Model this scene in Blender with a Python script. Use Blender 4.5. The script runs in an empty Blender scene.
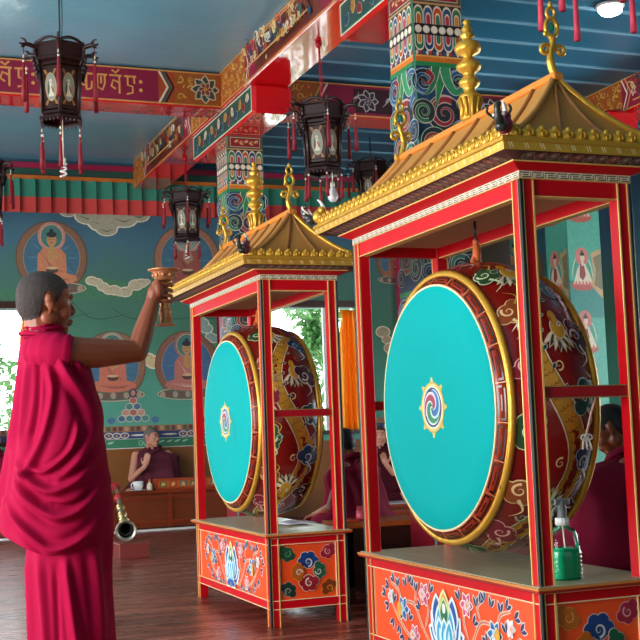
import bpy, bmesh, math, random
import numpy as np
from mathutils import Vector, Matrix, geometry
PI = math.pi; TAU = 2*PI
random.seed(7)
scene = bpy.context.scene
COL = scene.collection

# ------------------------------------------------------------------ camera
def make_camera():
    f, pit, rol, yaw = 1200.0, .092, -.037, .372
    F = Vector((math.sin(yaw)*math.cos(pit), math.cos(yaw)*math.cos(pit), math.sin(pit)))
    R0 = Vector((math.cos(yaw), -math.sin(yaw), 0)); U0 = R0.cross(F)
    c, s = math.cos(rol), math.sin(rol)
    R = c*R0 + s*U0; U = -s*R0 + c*U0
    cam = bpy.data.cameras.new('camera'); o = bpy.data.objects.new('camera', cam); COL.objects.link(o)
    m = Matrix((R, U, -F)).transposed().to_4x4(); m.translation = Vector((0, 0, 1.1)); o.matrix_world = m
    cam.sensor_width = 36; cam.lens = f/640*36; cam.clip_start = .05; cam.clip_end = 200
    scene.camera = o
make_camera()

# ------------------------------------------------------------------ world, daylight, exposure
w = bpy.data.worlds.new('sky'); scene.world = w; w.use_nodes = True
w.node_tree.nodes['Background'].inputs['Color'].default_value = (.86, .93, 1, 1)
w.node_tree.nodes['Background'].inputs['Strength'].default_value = 8.0

def area(name, loc, target, sx, sy, power, col=(1, 1, 1)):
    l = bpy.data.lights.new(name, 'AREA'); l.shape = 'RECTANGLE'; l.size = sx; l.size_y = sy; l.energy = power; l.color = col
    o = bpy.data.objects.new(name, l); COL.objects.link(o); o.location = loc
    o.rotation_euler = (Vector(target)-Vector(loc)).to_track_quat('-Z', 'Y').to_euler()
    return o
area('left_doorway_daylight', (-3.9, 3.5, 1.7), (2.5, 5.2, 1.2), 5.0, 2.8, 455, (1, .97, .94))
area('left_window_daylight', (-3.9, 10.5, 1.9), (3.0, 12, 1.6), 4.0, 1.8, 190, (.95, .98, 1))
area('front_fill_light', (2.0, -2.6, 1.9), (2.5, 8, 1.8), 6.0, 2.6, 24, (1, .97, .93))  # soft fill added inside the closed front wall, no entrance there
area('right_window_daylight', (9.6, 7.5, 1.9), (4, 8, 1.4), 5.0, 1.6, 35, (.95, .98, 1))
scene.view_settings.view_transform = 'Standard'; scene.view_settings.look = 'None'
scene.view_settings.exposure = 0.0; scene.view_settings.gamma = 1

# ------------------------------------------------------------------ materials
def lin(c):
    return tuple(((x/12.92) if x <= .04045 else ((x+.055)/1.055)**2.4) for x in c[:3])
def hx(s):
    return tuple(int(s[i:i+2], 16)/255 for i in (0, 2, 4))
MATS = {}
def mat(name, col, rough=.5, metal=0, var=.12, vscale=8, bump=0, bscale=40, spec=.5, coat=0, sheen=0, stretch=None, col2=None, trans=0):
    if name in MATS: return MATS[name]
    m = bpy.data.materials.new(name); m.use_nodes = True; nt = m.node_tree; N = nt.nodes; L = nt.links
    b = N['Principled BSDF']; c = lin(hx(col)); b.inputs['Roughness'].default_value = rough; b.inputs['Metallic'].default_value = metal
    b.inputs['Specular IOR Level'].default_value = spec; b.inputs['Coat Weight'].default_value = coat
    b.inputs['Sheen Weight'].default_value = sheen; b.inputs['Transmission Weight'].default_value = trans
    tc = N.new('ShaderNodeTexCoord'); mp = N.new('ShaderNodeMapping'); L.new(tc.outputs['Object'], mp.inputs['Vector'])
    if stretch: mp.inputs['Scale'].default_value = stretch
    no = N.new('ShaderNodeTexNoise'); no.inputs['Scale'].default_value = vscale; no.inputs['Detail'].default_value = 4
    L.new(mp.outputs['Vector'], no.inputs['Vector'])
    mx = N.new('ShaderNodeMix'); mx.data_type = 'RGBA'
    a = tuple(x*(1-var) for x in c); d = lin(hx(col2)) if col2 else tuple(min(1, x*(1+var)+.004*var) for x in c)
    mx.inputs['A'].default_value = (*a, 1); mx.inputs['B'].default_value = (*d, 1)
    L.new(no.outputs['Fac'], mx.inputs['Factor']); L.new(mx.outputs['Result'], b.inputs['Base Color'])
    if bump:
        n2 = N.new('ShaderNodeTexNoise'); n2.inputs['Scale'].default_value = bscale; n2.inputs['Detail'].default_value = 3
        L.new(mp.outputs['Vector'], n2.inputs['Vector'])
        bu = N.new('ShaderNodeBump'); bu.inputs['Strength'].default_value = bump; bu.inputs['Distance'].default_value = .01
        L.new(n2.outputs['Fac'], bu.inputs['Height']); L.new(bu.outputs['Normal'], b.inputs['Normal'])
    MATS[name] = m; return m
def paint_mat(name='decorative_paint', rough=.38):
    if name in MATS: return MATS[name]
    m = bpy.data.materials.new(name); m.use_nodes = True; nt = m.node_tree
    at = nt.nodes.new('ShaderNodeAttribute'); at.attribute_name = 'Col'; b = nt.nodes['Principled BSDF']
    tc = nt.nodes.new('ShaderNodeTexCoord'); no = nt.nodes.new('ShaderNodeTexNoise'); no.inputs['Scale'].default_value = 30
    nt.links.new(tc.outputs['Object'], no.inputs['Vector'])
    hs = nt.nodes.new('ShaderNodeHueSaturation'); hs.inputs['Saturation'].default_value = .84 if 'mural' in name else 1; mr = nt.nodes.new('ShaderNodeMapRange')
    mr.inputs['To Min'].default_value = .75; mr.inputs['To Max'].default_value = 1.2
    nt.links.new(no.outputs['Fac'], mr.inputs['Value']); nt.links.new(mr.outputs['Result'], hs.inputs['Value'])
    nt.links.new(at.outputs['Color'], hs.inputs['Color']); nt.links.new(hs.outputs['Color'], b.inputs['Base Color'])
    b.inputs['Roughness'].default_value = rough; MATS[name] = m; return m

RED = mat('red_lacquer', 'c40416', .45, var=.1, spec=.22)
DRED = mat('deep_red_lacquer', 'a80a1c', .38, spec=.35)
GOLD = mat('gold_paint', 'd9a53a', .34, .55, var=.15, bump=.25, bscale=60)
GOLDR = mat('ochre_roof_paint', 'c48a42', .5, .1, var=.12, vscale=5)
GOLDL = mat('bright_gold_edge', 'f0cc78', .35, .25)
CREAM = mat('cream_line', 'f4dca8', .45)
ORANGE = mat('orange_panel', 'f2501c', .4, var=.07)
BLACK = mat('black_edge', '15100e', .4)
SOFF = mat('beige_ceiling_board', 'c0a880', .7)
TEAL = mat('turquoise_drumhead', '00a6a4', .7, spec=.1, var=.03, vscale=3)
DRUMR = mat('maroon_lacquer', '74100e', .2, coat=.35, var=.2)
GLAZE = mat('grey_green_tabletop', 'b0a886', .3, var=.35, vscale=5, stretch=(6, 1, 1))
BROWN = mat('warm_brown_wood', '7a3412', .4, var=.3, vscale=5, stretch=(1, 6, 6))
DBROWN = mat('dark_brown_wood', '3a1c10', .45, var=.3, stretch=(1, 6, 6))
WALLBR = mat('ochre_brown_dado', '8c5420', .6, var=.1)
WHITE = mat('white_paint', 'e8e4de', .5)
CERAM = mat('white_ceramic', 'f2f2f0', .2)
SKIN = mat('brown_skin', '8e4a2e', .45, var=.12, vscale=14, bump=.06, bscale=90)
SKINL = mat('light_brown_skin', 'c88a70', .5, var=.1, vscale=14)
HAIR = mat('cropped_black_hair', '241c1a', .7, var=.5, vscale=160, bump=.7, bscale=260, col2='4c3e38')
HAIRG = mat('cropped_grey_hair', '6c625e', .8, var=.3, vscale=160, bump=.5, bscale=260)
ROBE = mat('crimson_robe', '9c0036', .85, var=.08, vscale=3, bump=.12, bscale=300, spec=.15)
MAROON = mat('maroon_robe', '7a0c2c', .85, var=.1, spec=.15)
DMAROON = mat('dark_maroon_robe', '430c1a', .85, var=.1, spec=.15)
def thin_cloth(name, col):
    m = mat(name, col, .8, var=.1, vscale=20); nt = m.node_tree; b = nt.nodes['Principled BSDF']; t = nt.nodes.new('ShaderNodeBsdfTranslucent'); x = nt.nodes.new('ShaderNodeMixShader')
    t.inputs['Color'].default_value = (*lin(hx(col)), 1); x.inputs[0].default_value = .45
    nt.links.new(b.outputs[0], x.inputs[1]); nt.links.new(t.outputs[0], x.inputs[2]); nt.links.new(x.outputs[0], nt.nodes['Material Output'].inputs['Surface']); return m
CURT = thin_cloth('orange_yellow_curtain', 'f09810'); YELL = thin_cloth('pale_yellow_curtain_edge', 'f8e070')
LANT = mat('dark_rosewood', '2c1412', .35, var=.3)
LGLASS = mat('painted_lantern_pane', '77806a', .35, var=.6, vscale=22)
TASS = mat('red_tassel', '8c1222', .6, var=.2, vscale=60)
TASSP = mat('pink_red_tassel', 'd8405a', .6, var=.2, vscale=60)
SILV = mat('silver_metal', 'c0bcae', .28, .85)
COPPER = mat('embossed_copper', 'c88a5c', .35, .55, var=.25, vscale=60, bump=.3, bscale=90)
IVORY = mat('ivory_sleeve', 'e6dfc8', .4)
PAINT = paint_mat()
PGLOSS = paint_mat('glossy_decorative_paint', .2)
MURAL = paint_mat('matt_mural_paint', .75); BRIGHT = paint_mat('bright_beam_paint', .5)

# ------------------------------------------------------------------ helpers
def tag(o, label=None, cat=None, group=None, kind=None):
    if label: o['label'] = label
    if cat: o['category'] = cat
    if group: o['group'] = group
    if kind: o['kind'] = kind
    return o
def empty(name, loc=(0, 0, 0), rz=0):
    o = bpy.data.objects.new(name, None); COL.objects.link(o); o.location = loc; o.rotation_euler = (0, 0, rz); o.empty_display_size = .1; return o
def obj(name, bm, m, parent=None, smooth=False, loc=None):
    if isinstance(bm, bpy.types.Mesh): me = bm
    else:
        me = bpy.data.meshes.new(name)
        bmesh.ops.recalc_face_normals(bm, faces=bm.faces[:]); bm.to_mesh(me); bm.free()
    pass
    for x in (m if isinstance(m, (list, tuple)) else [m]): me.materials.append(x)
    if smooth: me.polygons.foreach_set('use_smooth', [True]*len(me.polygons))
    o = bpy.data.objects.new(name, me); COL.objects.link(o)
    if parent: o.parent = parent
    if loc: o.location = loc
    return o
def B(): return bmesh.new()
def box(bm, x0, x1, y0, y1, z0, z1, bev=0, mi=0):
    r = bmesh.ops.create_cube(bm, size=1)
    vs = r['verts']
    bmesh.ops.scale(bm, vec=(abs(x1-x0), abs(y1-y0), abs(z1-z0)), verts=vs)
    bmesh.ops.translate(bm, vec=((x0+x1)/2, (y0+y1)/2, (z0+z1)/2), verts=vs)
    fs = {f for v in vs for f in v.link_faces}
    for f in fs: f.material_index = mi
    if bev:
        es = list({e for v in vs for e in v.link_edges})
        bmesh.ops.bevel(bm, geom=es, offset=bev, segments=1, affect='EDGES', profile=.5)
    return bm
def boxes(*bs, bev=0):
    bm = B()
    for b in bs: box(bm, *b, bev=bev)
    return bm
def tube(bm, pts, rad, n=8, cap=True, mi=0):
    pts = [Vector(p) for p in pts]; k = len(pts)
    rad = rad if isinstance(rad, (list, tuple)) else [rad]*k
    rings = []; up = None
    for i, p in enumerate(pts):
        t = (pts[min(i+1, k-1)]-pts[max(i-1, 0)]).normalized()
        if up is None:
            up = Vector((0, 0, 1)) if abs(t.z) < .9 else Vector((1, 0, 0))
        a = (up - t*up.dot(t)).normalized(); b = t.cross(a); up = a
        rings.append([bm.verts.new(p+(a*math.cos(TAU*j/n)+b*math.sin(TAU*j/n))*rad[i]) for j in range(n)])
    for i in range(k-1):
        for j in range(n):
            f = bm.faces.new((rings[i][j], rings[i][(j+1) % n], rings[i+1][(j+1) % n], rings[i+1][j])); f.material_index = mi; f.smooth = True
    if cap:
        bm.faces.new(rings[0][::-1]).material_index = mi; bm.faces.new(rings[-1]).material_index = mi
    return bm
def lathe(bm, prof, c=(0, 0, 0), n=20, axis='z', mi=0):
    rings = []
    for r, z in prof:
        ring = []
        for j in range(n):
            a = TAU*j/n; x, y = r*math.cos(a), r*math.sin(a)
            p = (x, y, z) if axis == 'z' else ((z, x, y) if axis == 'x' else (x, z, y))
            ring.append(bm.verts.new((c[0]+p[0], c[1]+p[1], c[2]+p[2])))
        rings.append(ring)
    for i in range(len(rings)-1):
        for j in range(n):
            f = bm.faces.new((rings[i][j], rings[i][(j+1) % n], rings[i+1][(j+1) % n], rings[i+1][j])); f.smooth = True; f.material_index = mi
    for k in (0, -1):
        if prof[k][0] > 1e-5:
            try: bm.faces.new(rings[k]).material_index = mi
            except ValueError: pass
    bmesh.ops.remove_doubles(bm, verts=[v for k in (0, -1) for v in rings[k] if prof[k][0] <= 1e-5], dist=1e-5)
    return bm
def ellipsoid(bm, c, r, rot=None, u=14, v=10, mi=0):
    res = bmesh.ops.create_uvsphere(bm, u_segments=u, v_segments=v, radius=1)
    M = Matrix.Translation(c) @ (rot.to_4x4() if rot else Matrix()) @ Matrix.Diagonal((*r, 1))
    bmesh.ops.transform(bm, matrix=M, verts=res['verts'])
    for x in {f for q in res['verts'] for f in q.link_faces}: x.smooth = True; x.material_index = mi
    return bm
def capsule(bm, a, b, ra, rb, n=12):
    a, b = Vector(a), Vector(b); d = (b-a); L = d.length or 1e-6; d /= L
    pts = []; rs = []
    for i in range(4): t = i/4*PI/2; pts.append(a-d*ra*math.cos(t)); rs.append(max(ra*math.sin(t), ra*.05))
    pts.append(a); rs.append(ra); pts.append(b); rs.append(rb)
    for i in range(3, -1, -1): t = i/4*PI/2; pts.append(b+d*rb*math.cos(t)); rs.append(max(rb*math.sin(t), rb*.05))
    return tube(bm, pts, rs, n)
def spiral_pts(c, r0, r1, turns, start=0, n=24, plane='xz', flip=1):
    out = []
    for i in range(n+1):
        t = i/n; r = r0+(r1-r0)*t; a = start+flip*TAU*turns*t
        u, v = r*math.cos(a), r*math.sin(a)
        out.append((c[0]+u, c[1], c[2]+v) if plane == 'xz' else (c[0], c[1]+u, c[2]+v))
    return out
def copy_tree(o, parent=None):
    c = o.copy(); COL.objects.link(c); c.parent = parent
    for ch in [x for x in bpy.data.objects if x.parent == o]: copy_tree(ch, c)
    return c

class Paint:
    """collects thin painted shapes on a mapped surface as one mesh with a colour attribute"""
    def __init__(s, fmap, dh=0): s.f = fmap; s.v = []; s.fc = []; s.c = []; s.dh = .0003; s.n = 0; s.bb = np.zeros((64, 5))
    def _add(s, pts, faces, col):
        us = [q[0] for q in pts]; vs = [q[1] for q in pts]; u0, u1, v0, v1 = min(us)+1e-6, max(us)-1e-6, min(vs)+1e-6, max(vs)-1e-6
        k = s.bb[:s.n]; hit = k[(k[:, 0] < u1) & (k[:, 1] > u0) & (k[:, 2] < v1) & (k[:, 3] > v0), 4]
        lv = (hit.max() if len(hit) else 0)+1
        if s.n == len(s.bb): s.bb = np.vstack([s.bb, np.zeros_like(s.bb)])
        s.bb[s.n] = (u0, u1, v0, v1, lv); s.n += 1; h = lv*s.dh
        b = len(s.v); s.v += [s.f(u, v, h) for u, v in pts]
        c = lin(hx(col) if isinstance(col, str) else col)
        for f in faces: s.fc.append([b+i for i in f]); s.c.append(c)
    def poly(s, pts, col):
        try: tr = geometry.tessellate_polygon([[Vector((u, v, 0)) for u, v in pts]])
        except Exception: return
        s._add(pts, tr, col)
    def rect(s, u0, v0, u1, v1, col, seg=1):
        for i in range(seg):
            a = u0+(u1-u0)*i/seg; b = u0+(u1-u0)*(i+1)/seg
            s._add([(a, v0), (b, v0), (b, v1), (a, v1)], [(0, 1, 2, 3)], col)
    def ell(s, cu, cv, ru, rv, col, n=20, rot=0, a0=0, a1=TAU):
        c, sn = math.cos(rot), math.sin(rot); pts = [(cu, cv)]; full = abs(a1-a0-TAU) < 1e-6
        for k in (.5, 1):
            for i in range(n+1):
                a = a0+(a1-a0)*i/n; x, y = ru*k*math.cos(a), rv*k*math.sin(a); pts.append((cu+x*c-y*sn, cv+x*sn+y*c))
        fs = []
        for i in range(n): fs.append((0, 1+i, 2+i)); fs.append((1+i, n+2+i, n+3+i, 2+i))
        s._add(pts, fs, col)
    def ring(s, cu, cv, ru, rv, w, col, n=32, a0=0, a1=TAU):
        pts = [(cu+(ru+k)*math.cos(a0+(a1-a0)*i/n), cv+(rv+k)*math.sin(a0+(a1-a0)*i/n)) for i in range(n+1) for k in (-w/2, w/2)]
        s._add(pts, [(2*i, 2*i+1, 2*i+3, 2*i+2) for i in range(n)], col)
    def stroke(s, pts, w, col, taper=False, closed=False):
        n = len(pts); out = []
        for i, (x, y) in enumerate(pts):
            if closed: a, b = pts[(i-1) % n], pts[(i+1) % n]
            else: a, b = pts[max(i-1, 0)], pts[min(i+1, n-1)]
            dx, dy = b[0]-a[0], b[1]-a[1]; L = math.hypot(dx, dy) or 1; nx, ny = -dy/L, dx/L
            ww = (w[i] if isinstance(w, (list, tuple)) else w)/2
            if taper: t = i/(n-1); ww *= max(.12, 1-t) if taper == 1 else max(.12, math.sin(PI*t)**.6)
            out += [(x+nx*ww, y+ny*ww), (x-nx*ww, y-ny*ww)]
        m = n if closed else n-1
        s._add(out, [(2*i, 2*i+1, (2*i+3) % (2*n), (2*i+2) % (2*n)) for i in range(m)], col)
    def spiral(s, cu, cv, r, turns, w, col, start=0, flip=1, n=22):
        s.stroke([(cu+r*(1-i/n*.9)*math.cos(start+flip*TAU*turns*i/n), cv+r*(1-i/n*.9)*math.sin(start+flip*TAU*turns*i/n)) for i in range(n+1)], w, col, 1)
    def leaf(s, x, y, L, W, a, col, line=None):
        def sh(k, kk):
            p = []
            for i in range(9): t = i/8; p.append((t*L*k, W*kk*math.sin(PI*t)**.8*(1-.3*t)))
            for i in range(8, 0, -1): t = i/8; p.append((t*L*k, -W*kk*math.sin(PI*t)**.8*(1-.3*t)))
            return [(x+u*math.cos(a)-v*math.sin(a), y+u*math.sin(a)+v*math.cos(a)) for u, v in p]
        if line: s.poly(sh(1.12, 1.35), line)
        s.poly(sh(1, 1), col)
    def cloud(s, cx, cy, r, col, line='e8dcc0', rot=0, flip=1, inner=None):
        L = [(-.62, -.05, .42), (-.3, .42, .42), (.28, .45, .42), (.62, 0, .42), (.05, -.1, .55)]
        c, sn = math.cos(rot), math.sin(rot)
        for k, cc in ((1.13, line), (1, col)):
            for x, y, q in L:
                x *= flip; s.ell(cx+r*(x*c-y*sn), cy+r*(x*sn+y*c), r*q*k*(1.0), r*q*k, cc, 14)
        s.spiral(cx+r*(-sn*(-.02)), cy-r*.08, r*.42, 1.3, r*.16, inner or line, start=rot-PI/2, flip=flip)
    def flower(s, x, y, r, n, col, line, core, rot=0):
        for i in range(n): s.leaf(x, y, r, r*.33, rot+TAU*i/n, col, line)
        s.ell(x, y, r*.28, r*.28, core, 10)
    def build(s, name, m=None, parent=None):
        me = bpy.data.meshes.new(name); me.from_pydata(s.v, [], s.fc)
        at = me.color_attributes.new('Col', 'FLOAT_COLOR', 'CORNER'); d = []
        for p, c in zip(me.polygons, s.c): d += [*c, 1]*len(p.vertices)
        at.data.foreach_set('color', d); me.materials.append(m or PAINT)
        o = bpy.data.objects.new(name, me); COL.objects.link(o); o.parent = parent; return o
def plane_map(o, eu, ev, en):
    o, eu, ev, en = map(Vector, (o, eu, ev, en))
    return lambda u, v, h: tuple(o+eu*u+ev*v+en*h)
def smooth_pts(pts, n=8):
    out = []; k = len(pts)
    for i in range(k-1):
        p0, p1, p2, p3 = pts[max(i-1, 0)], pts[i], pts[i+1], pts[min(i+2, k-1)]
        for j in range(n):
            t = j/n; out.append(tuple(.5*((2*b)+(-a+c)*t+(2*a-5*b+4*c-d)*t*t+(-a+3*b-3*c+d)*t**3) for a, b, c, d in zip(p0, p1, p2, p3)))
    out.append(tuple(pts[-1])); return out
exec_parts = True

# ================================================================== ROOM SHELL
def node_mat(name, build):
    m = bpy.data.materials.new(name); m.use_nodes = True; nt = m.node_tree; build(nt, nt.nodes, nt.links, nt.nodes['Principled BSDF']); return m
def floor_nodes(nt, N, L, b):
    tc = N.new('ShaderNodeTexCoord'); mp = N.new('ShaderNodeMapping'); mp.inputs['Scale'].default_value = (.55, 5.5, 1); mp.inputs['Rotation'].default_value = (0, 0, -.06)
    L.new(tc.outputs['Object'], mp.inputs['Vector'])
    n = N.new('ShaderNodeTexNoise'); n.inputs['Scale'].default_value = 2.2; n.inputs['Detail'].default_value = 8; n.inputs['Distortion'].default_value = .8
    L.new(mp.outputs['Vector'], n.inputs['Vector'])
    cr = N.new('ShaderNodeValToRGB'); e = cr.color_ramp.elements
    e[0].position = .3; e[0].color = (*lin(hx('2c1410')), 1); e[1].position = .72; e[1].color = (*lin(hx('b4705a')), 1)
    x = cr.color_ramp.elements.new(.5); x.color = (*lin(hx('7a382c')), 1)
    L.new(n.outputs['Fac'], cr.inputs['Fac']); L.new(cr.outputs['Color'], b.inputs['Base Color'])
    n2 = N.new('ShaderNodeTexNoise'); n2.inputs['Scale'].default_value = 6; L.new(mp.outputs['Vector'], n2.inputs['Vector'])
    mr = N.new('ShaderNodeMapRange'); mr.inputs['To Min'].default_value = .16; mr.inputs['To Max'].default_value = .42
    L.new(n2.outputs['Fac'], mr.inputs['Value']); L.new(mr.outputs['Result'], b.inputs['Roughness'])
    bu = N.new('ShaderNodeBump'); bu.inputs['Strength'].default_value = .12; L.new(n.outputs['Fac'], bu.inputs['Height']); L.new(bu.outputs['Normal'], b.inputs['Normal'])
FLOORM = node_mat('streaked_wood_floor', floor_nodes)
def wall_nodes(nt, N, L, b):
    tc = N.new('ShaderNodeTexCoord'); sp = N.new('ShaderNodeSeparateXYZ'); L.new(tc.outputs['Object'], sp.inputs[0])
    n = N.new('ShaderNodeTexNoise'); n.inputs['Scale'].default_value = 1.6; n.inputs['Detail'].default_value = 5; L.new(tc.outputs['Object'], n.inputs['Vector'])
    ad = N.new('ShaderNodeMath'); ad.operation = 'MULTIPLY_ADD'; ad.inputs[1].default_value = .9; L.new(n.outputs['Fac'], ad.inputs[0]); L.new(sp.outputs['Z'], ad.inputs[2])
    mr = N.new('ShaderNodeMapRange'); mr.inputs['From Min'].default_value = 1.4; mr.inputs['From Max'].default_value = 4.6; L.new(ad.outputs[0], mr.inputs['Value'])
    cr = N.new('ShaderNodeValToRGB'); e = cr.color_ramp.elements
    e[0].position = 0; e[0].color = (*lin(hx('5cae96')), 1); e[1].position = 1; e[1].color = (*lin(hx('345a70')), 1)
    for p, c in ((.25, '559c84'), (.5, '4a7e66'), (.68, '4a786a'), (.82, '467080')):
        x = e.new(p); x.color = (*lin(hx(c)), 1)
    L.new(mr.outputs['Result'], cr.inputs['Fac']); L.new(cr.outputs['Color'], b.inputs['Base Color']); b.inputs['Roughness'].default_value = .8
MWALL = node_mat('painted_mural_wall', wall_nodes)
CEIL = mat('blue_ceiling_paint', '74aec2', .24, var=.12, vscale=2, bump=.3, bscale=14, coat=.3)
SHEET = mat('blue_ceiling_sheet', '1c6c8c', .4, var=.06, vscale=2)
SEAM = mat('pale_blue_seam', '7fb6cc', .35)
BEAMRED = mat('glossy_red_beam', 'd8141a', .1, coat=.9, bump=.12, bscale=9)
BEAMOR = mat('orange_ochre_paint', 'c4681c', .5)
MAGENTA = mat('magenta_paint', '96103c', .5)
GREENP = mat('green_valance_cloth', '2e7c66', .8)
REDV = mat('red_valance_cloth', 'c23a34', .8)

YW = 14.95
tag(obj('floor', boxes((-4.2, 11, -3.2, YW+.3, -.1, 0)), FLOORM), kind='structure')
wb = boxes((-4, .5, YW, YW+.2, 0, 4.6), (2.05, 5.13, YW, YW+.2, 0, 4.6), (6.45, 11, YW, YW+.2, 0, 4.6),
           (.5, 2.05, YW, YW+.2, 0, 1.1), (.5, 2.05, YW, YW+.2, 2.72, 4.6), (5.13, 6.45, YW, YW+.2, 0, 1.1), (5.13, 6.45, YW, YW+.2, 2.75, 4.6))
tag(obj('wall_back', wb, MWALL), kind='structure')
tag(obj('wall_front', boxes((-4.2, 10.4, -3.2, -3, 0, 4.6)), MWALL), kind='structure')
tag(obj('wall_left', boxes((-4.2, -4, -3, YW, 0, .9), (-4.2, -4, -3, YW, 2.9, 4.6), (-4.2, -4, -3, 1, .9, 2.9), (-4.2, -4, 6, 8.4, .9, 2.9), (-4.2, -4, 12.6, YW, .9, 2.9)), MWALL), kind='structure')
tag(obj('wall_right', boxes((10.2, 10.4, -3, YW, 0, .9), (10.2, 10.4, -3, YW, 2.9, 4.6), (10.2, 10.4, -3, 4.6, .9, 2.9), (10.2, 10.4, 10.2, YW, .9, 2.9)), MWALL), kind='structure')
tag(obj('ceiling', boxes((-4.2, 3.72, -3.2, YW+.2, 4.6, 4.7)), CEIL), kind='structure')
bm = boxes((3.72, 11, -3.2, YW+.2, 4.6, 4.7))
tag(obj('ceiling', bm, SHEET), kind='structure')
bm = B()
for i in range(26):
    y = 2.62+.481*i
    box(bm, 3.72, 10.2, y-.02, y+.02, 4.585, 4.6)
tag(obj('trim_ceiling_seams', bm, SEAM), kind='structure')
# dado and border of the back wall
segs = [(-4, 5.13), (5.13, 6.45), (6.45, 11)]
tag(obj('trim_dado', boxes((-4, 11, YW-.02, YW, .0, .97)), WALLBR), kind='structure')
P = Paint(plane_map((0, YW-.022, 0), (1, 0, 0), (0, 0, 1), (0, -1, 0)), .0015)
P.rect(-4, .97, 5.1, 1.085, '1f8a5c'); P.rect(6.5, .97, 10.2, 1.085, '1f8a5c')
P.rect(-4, 1.085, 5.1, 1.175, '1c3a78'); P.rect(6.5, 1.085, 10.2, 1.175, '1c3a78')
P.rect(-4, 1.175, 5.1, 1.25, 'a4683a'); P.rect(6.5, 1.175, 10.2, 1.25, 'a4683a')
for x in np.arange(.0, 5.0, .075): P.rect(x, 1.185, x+.05, 1.24, ('6a3c2c', 'c89058', '50603c')[int(x*13) % 3])
for x in np.arange(.2, 9.8, .95):
    if 4.5 < x < 6.5: continue
    for k in (-1, 0, 1):
        P.ring(x+k*.1, 1.13, .05, .032, .014, 'd8d2c0'); P.ell(x+k*.1, 1.13, .02, .016, 'c8803c', 8)
    for sg in (-1, 1): P.leaf(x+sg*.17, 1.13, .22, .014, 0 if sg > 0 else PI, 'e4e0d0')
    for k in range(4): P.ring(x+.3+k*.06, 1.03, .022, .03, .008, '9cd4b4'); P.leaf(x-.12-k*.1, 1.03, .09, .015, .3, '9cd4b4')
P.rect(-4, 1.083, 5.1, 1.088, 'e8e4d4'); P.rect(-4, .966, 5.1, .976, 'e8e4d4')
tag(P.build('trim_mural_border', MURAL), kind='structure')
tag(obj('trim_cornice', boxes((-4, 11, YW-.1, YW, 4.325, 4.375)), BEAMOR), kind='structure')
tag(obj('trim_cornice', boxes((-4, 11, YW-.06, YW, 4.375, 4.47)), mat('dark_green_strip', '1f4c40', .6)), kind='structure')
tag(obj('trim_cornice', boxes((-4, 11, YW-.08, YW, 4.47, 4.54)), MAGENTA), kind='structure')

# windows in the back wall
def glass_nodes(nt, N, L, b):
    out = N['Material Output']; t = N.new('ShaderNodeBsdfTransparent'); g = N.new('ShaderNodeBsdfGlossy'); g.inputs['Roughness'].default_value = .03
    fr = N.new('ShaderNodeFresnel'); fr.inputs['IOR'].default_value = 1.3; mx = N.new('ShaderNodeMixShader')
    L.new(fr.outputs[0], mx.inputs[0]); L.new(t.outputs[0], mx.inputs[1]); L.new(g.outputs[0], mx.inputs[2]); L.new(mx.outputs[0], out.inputs['Surface'])
PANE = node_mat('clear_window_glass', glass_nodes)
def window(n, x0, x1, z0, z1, mull):
    r = empty('window_%d' % n, (0, 0, 0)); tag(r, kind='structure')
    bm = boxes((x0-.06, x1+.06, YW-.05, YW+.06, z1, z1+.09), (x0-.06, x1+.06, YW-.05, YW+.06, z0-.05, z0), (x0-.05, x0, YW-.05, YW+.06, z0, z1), (x1, x1+.05, YW-.05, YW+.06, z0, z1))
    obj('window_frame', bm, DBROWN, r)
    bm = B()
    for x in mull: box(bm, x-.02, x+.02, YW+.02, YW+.06, z0, z1)
    obj('mullion', bm, WHITE, r)
    obj('pane', boxes((x0, x1, YW+.08, YW+.085, z0, z1)), PANE, r)
window(1, .5, 2.05, 1.1, 2.72, (1.05,))
window(2, 5.13, 6.45, 1.1, 2.75, (5.9,))

# curtains (pleated cloth, tied)
def curtain(x0, x1, z0, z1, y, m1, m2, label, n=5, pinch=.0):
    bm = B(); U = 60; V = 14; g = []
    for j in range(V+1):
        t = j/V; z = z0+(z1-z0)*t; wd = 1-pinch*math.exp(-((t-.93)/.06)**2); row = []
        for i in range(U+1):
            s = i/U; x = (x0+x1)/2+(s-.5)*(x1-x0)*wd
            row.append(bm.verts.new((x, y+.035*math.sin(s*n*TAU+.5*math.sin(t*3))*(1.1-.3*t), z)))
        g.append(row)
    for j in range(V):
        for i in range(U):
            f = bm.faces.new((g[j][i], g[j][i+1], g[j+1][i+1], g[j+1][i])); f.smooth = True
            f.material_index = 1 if (i % 12) in (4, 5, 6) else 0
    o = obj('curtain', bm, [m1, m2]); sm = o.modifiers.new('thickness', 'SOLIDIFY'); sm.thickness = .006
    return tag(o, label, 'curtain')
curtain(6.12, 6.42, 1.05, 2.72, YW+.03, CURT, YELL, 'orange and yellow pleated curtain at the window between the two drum stands', 4, .25)
curtain(1.88, 2.12, 1.1, 2.66, YW-.06, CURT, YELL, 'orange and yellow curtain beside the window behind the standing monk', 4, .25)
PINKC = mat('faded_pink_edge', 'c890b0', .8)
curtain(4.38, 4.95, .985, 3.2, YW-.05, mat('crimson_curtain_cloth', '9c0c30', .8), PINKC, 'crimson curtain with faded pink edge, seen above the farther drum', 3)
# pilaster behind near drum
tag(obj('trim_pilaster', boxes((7.22, 7.55, YW-.1, YW, .97, 4.3)), MAGENTA), kind='structure')
tag(obj('trim_pilaster', boxes((6.98, 7.22, YW-.14, YW, .97, 4.3)), mat('crimson_pilaster', 'b0184c', .6)), kind='structure')

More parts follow.
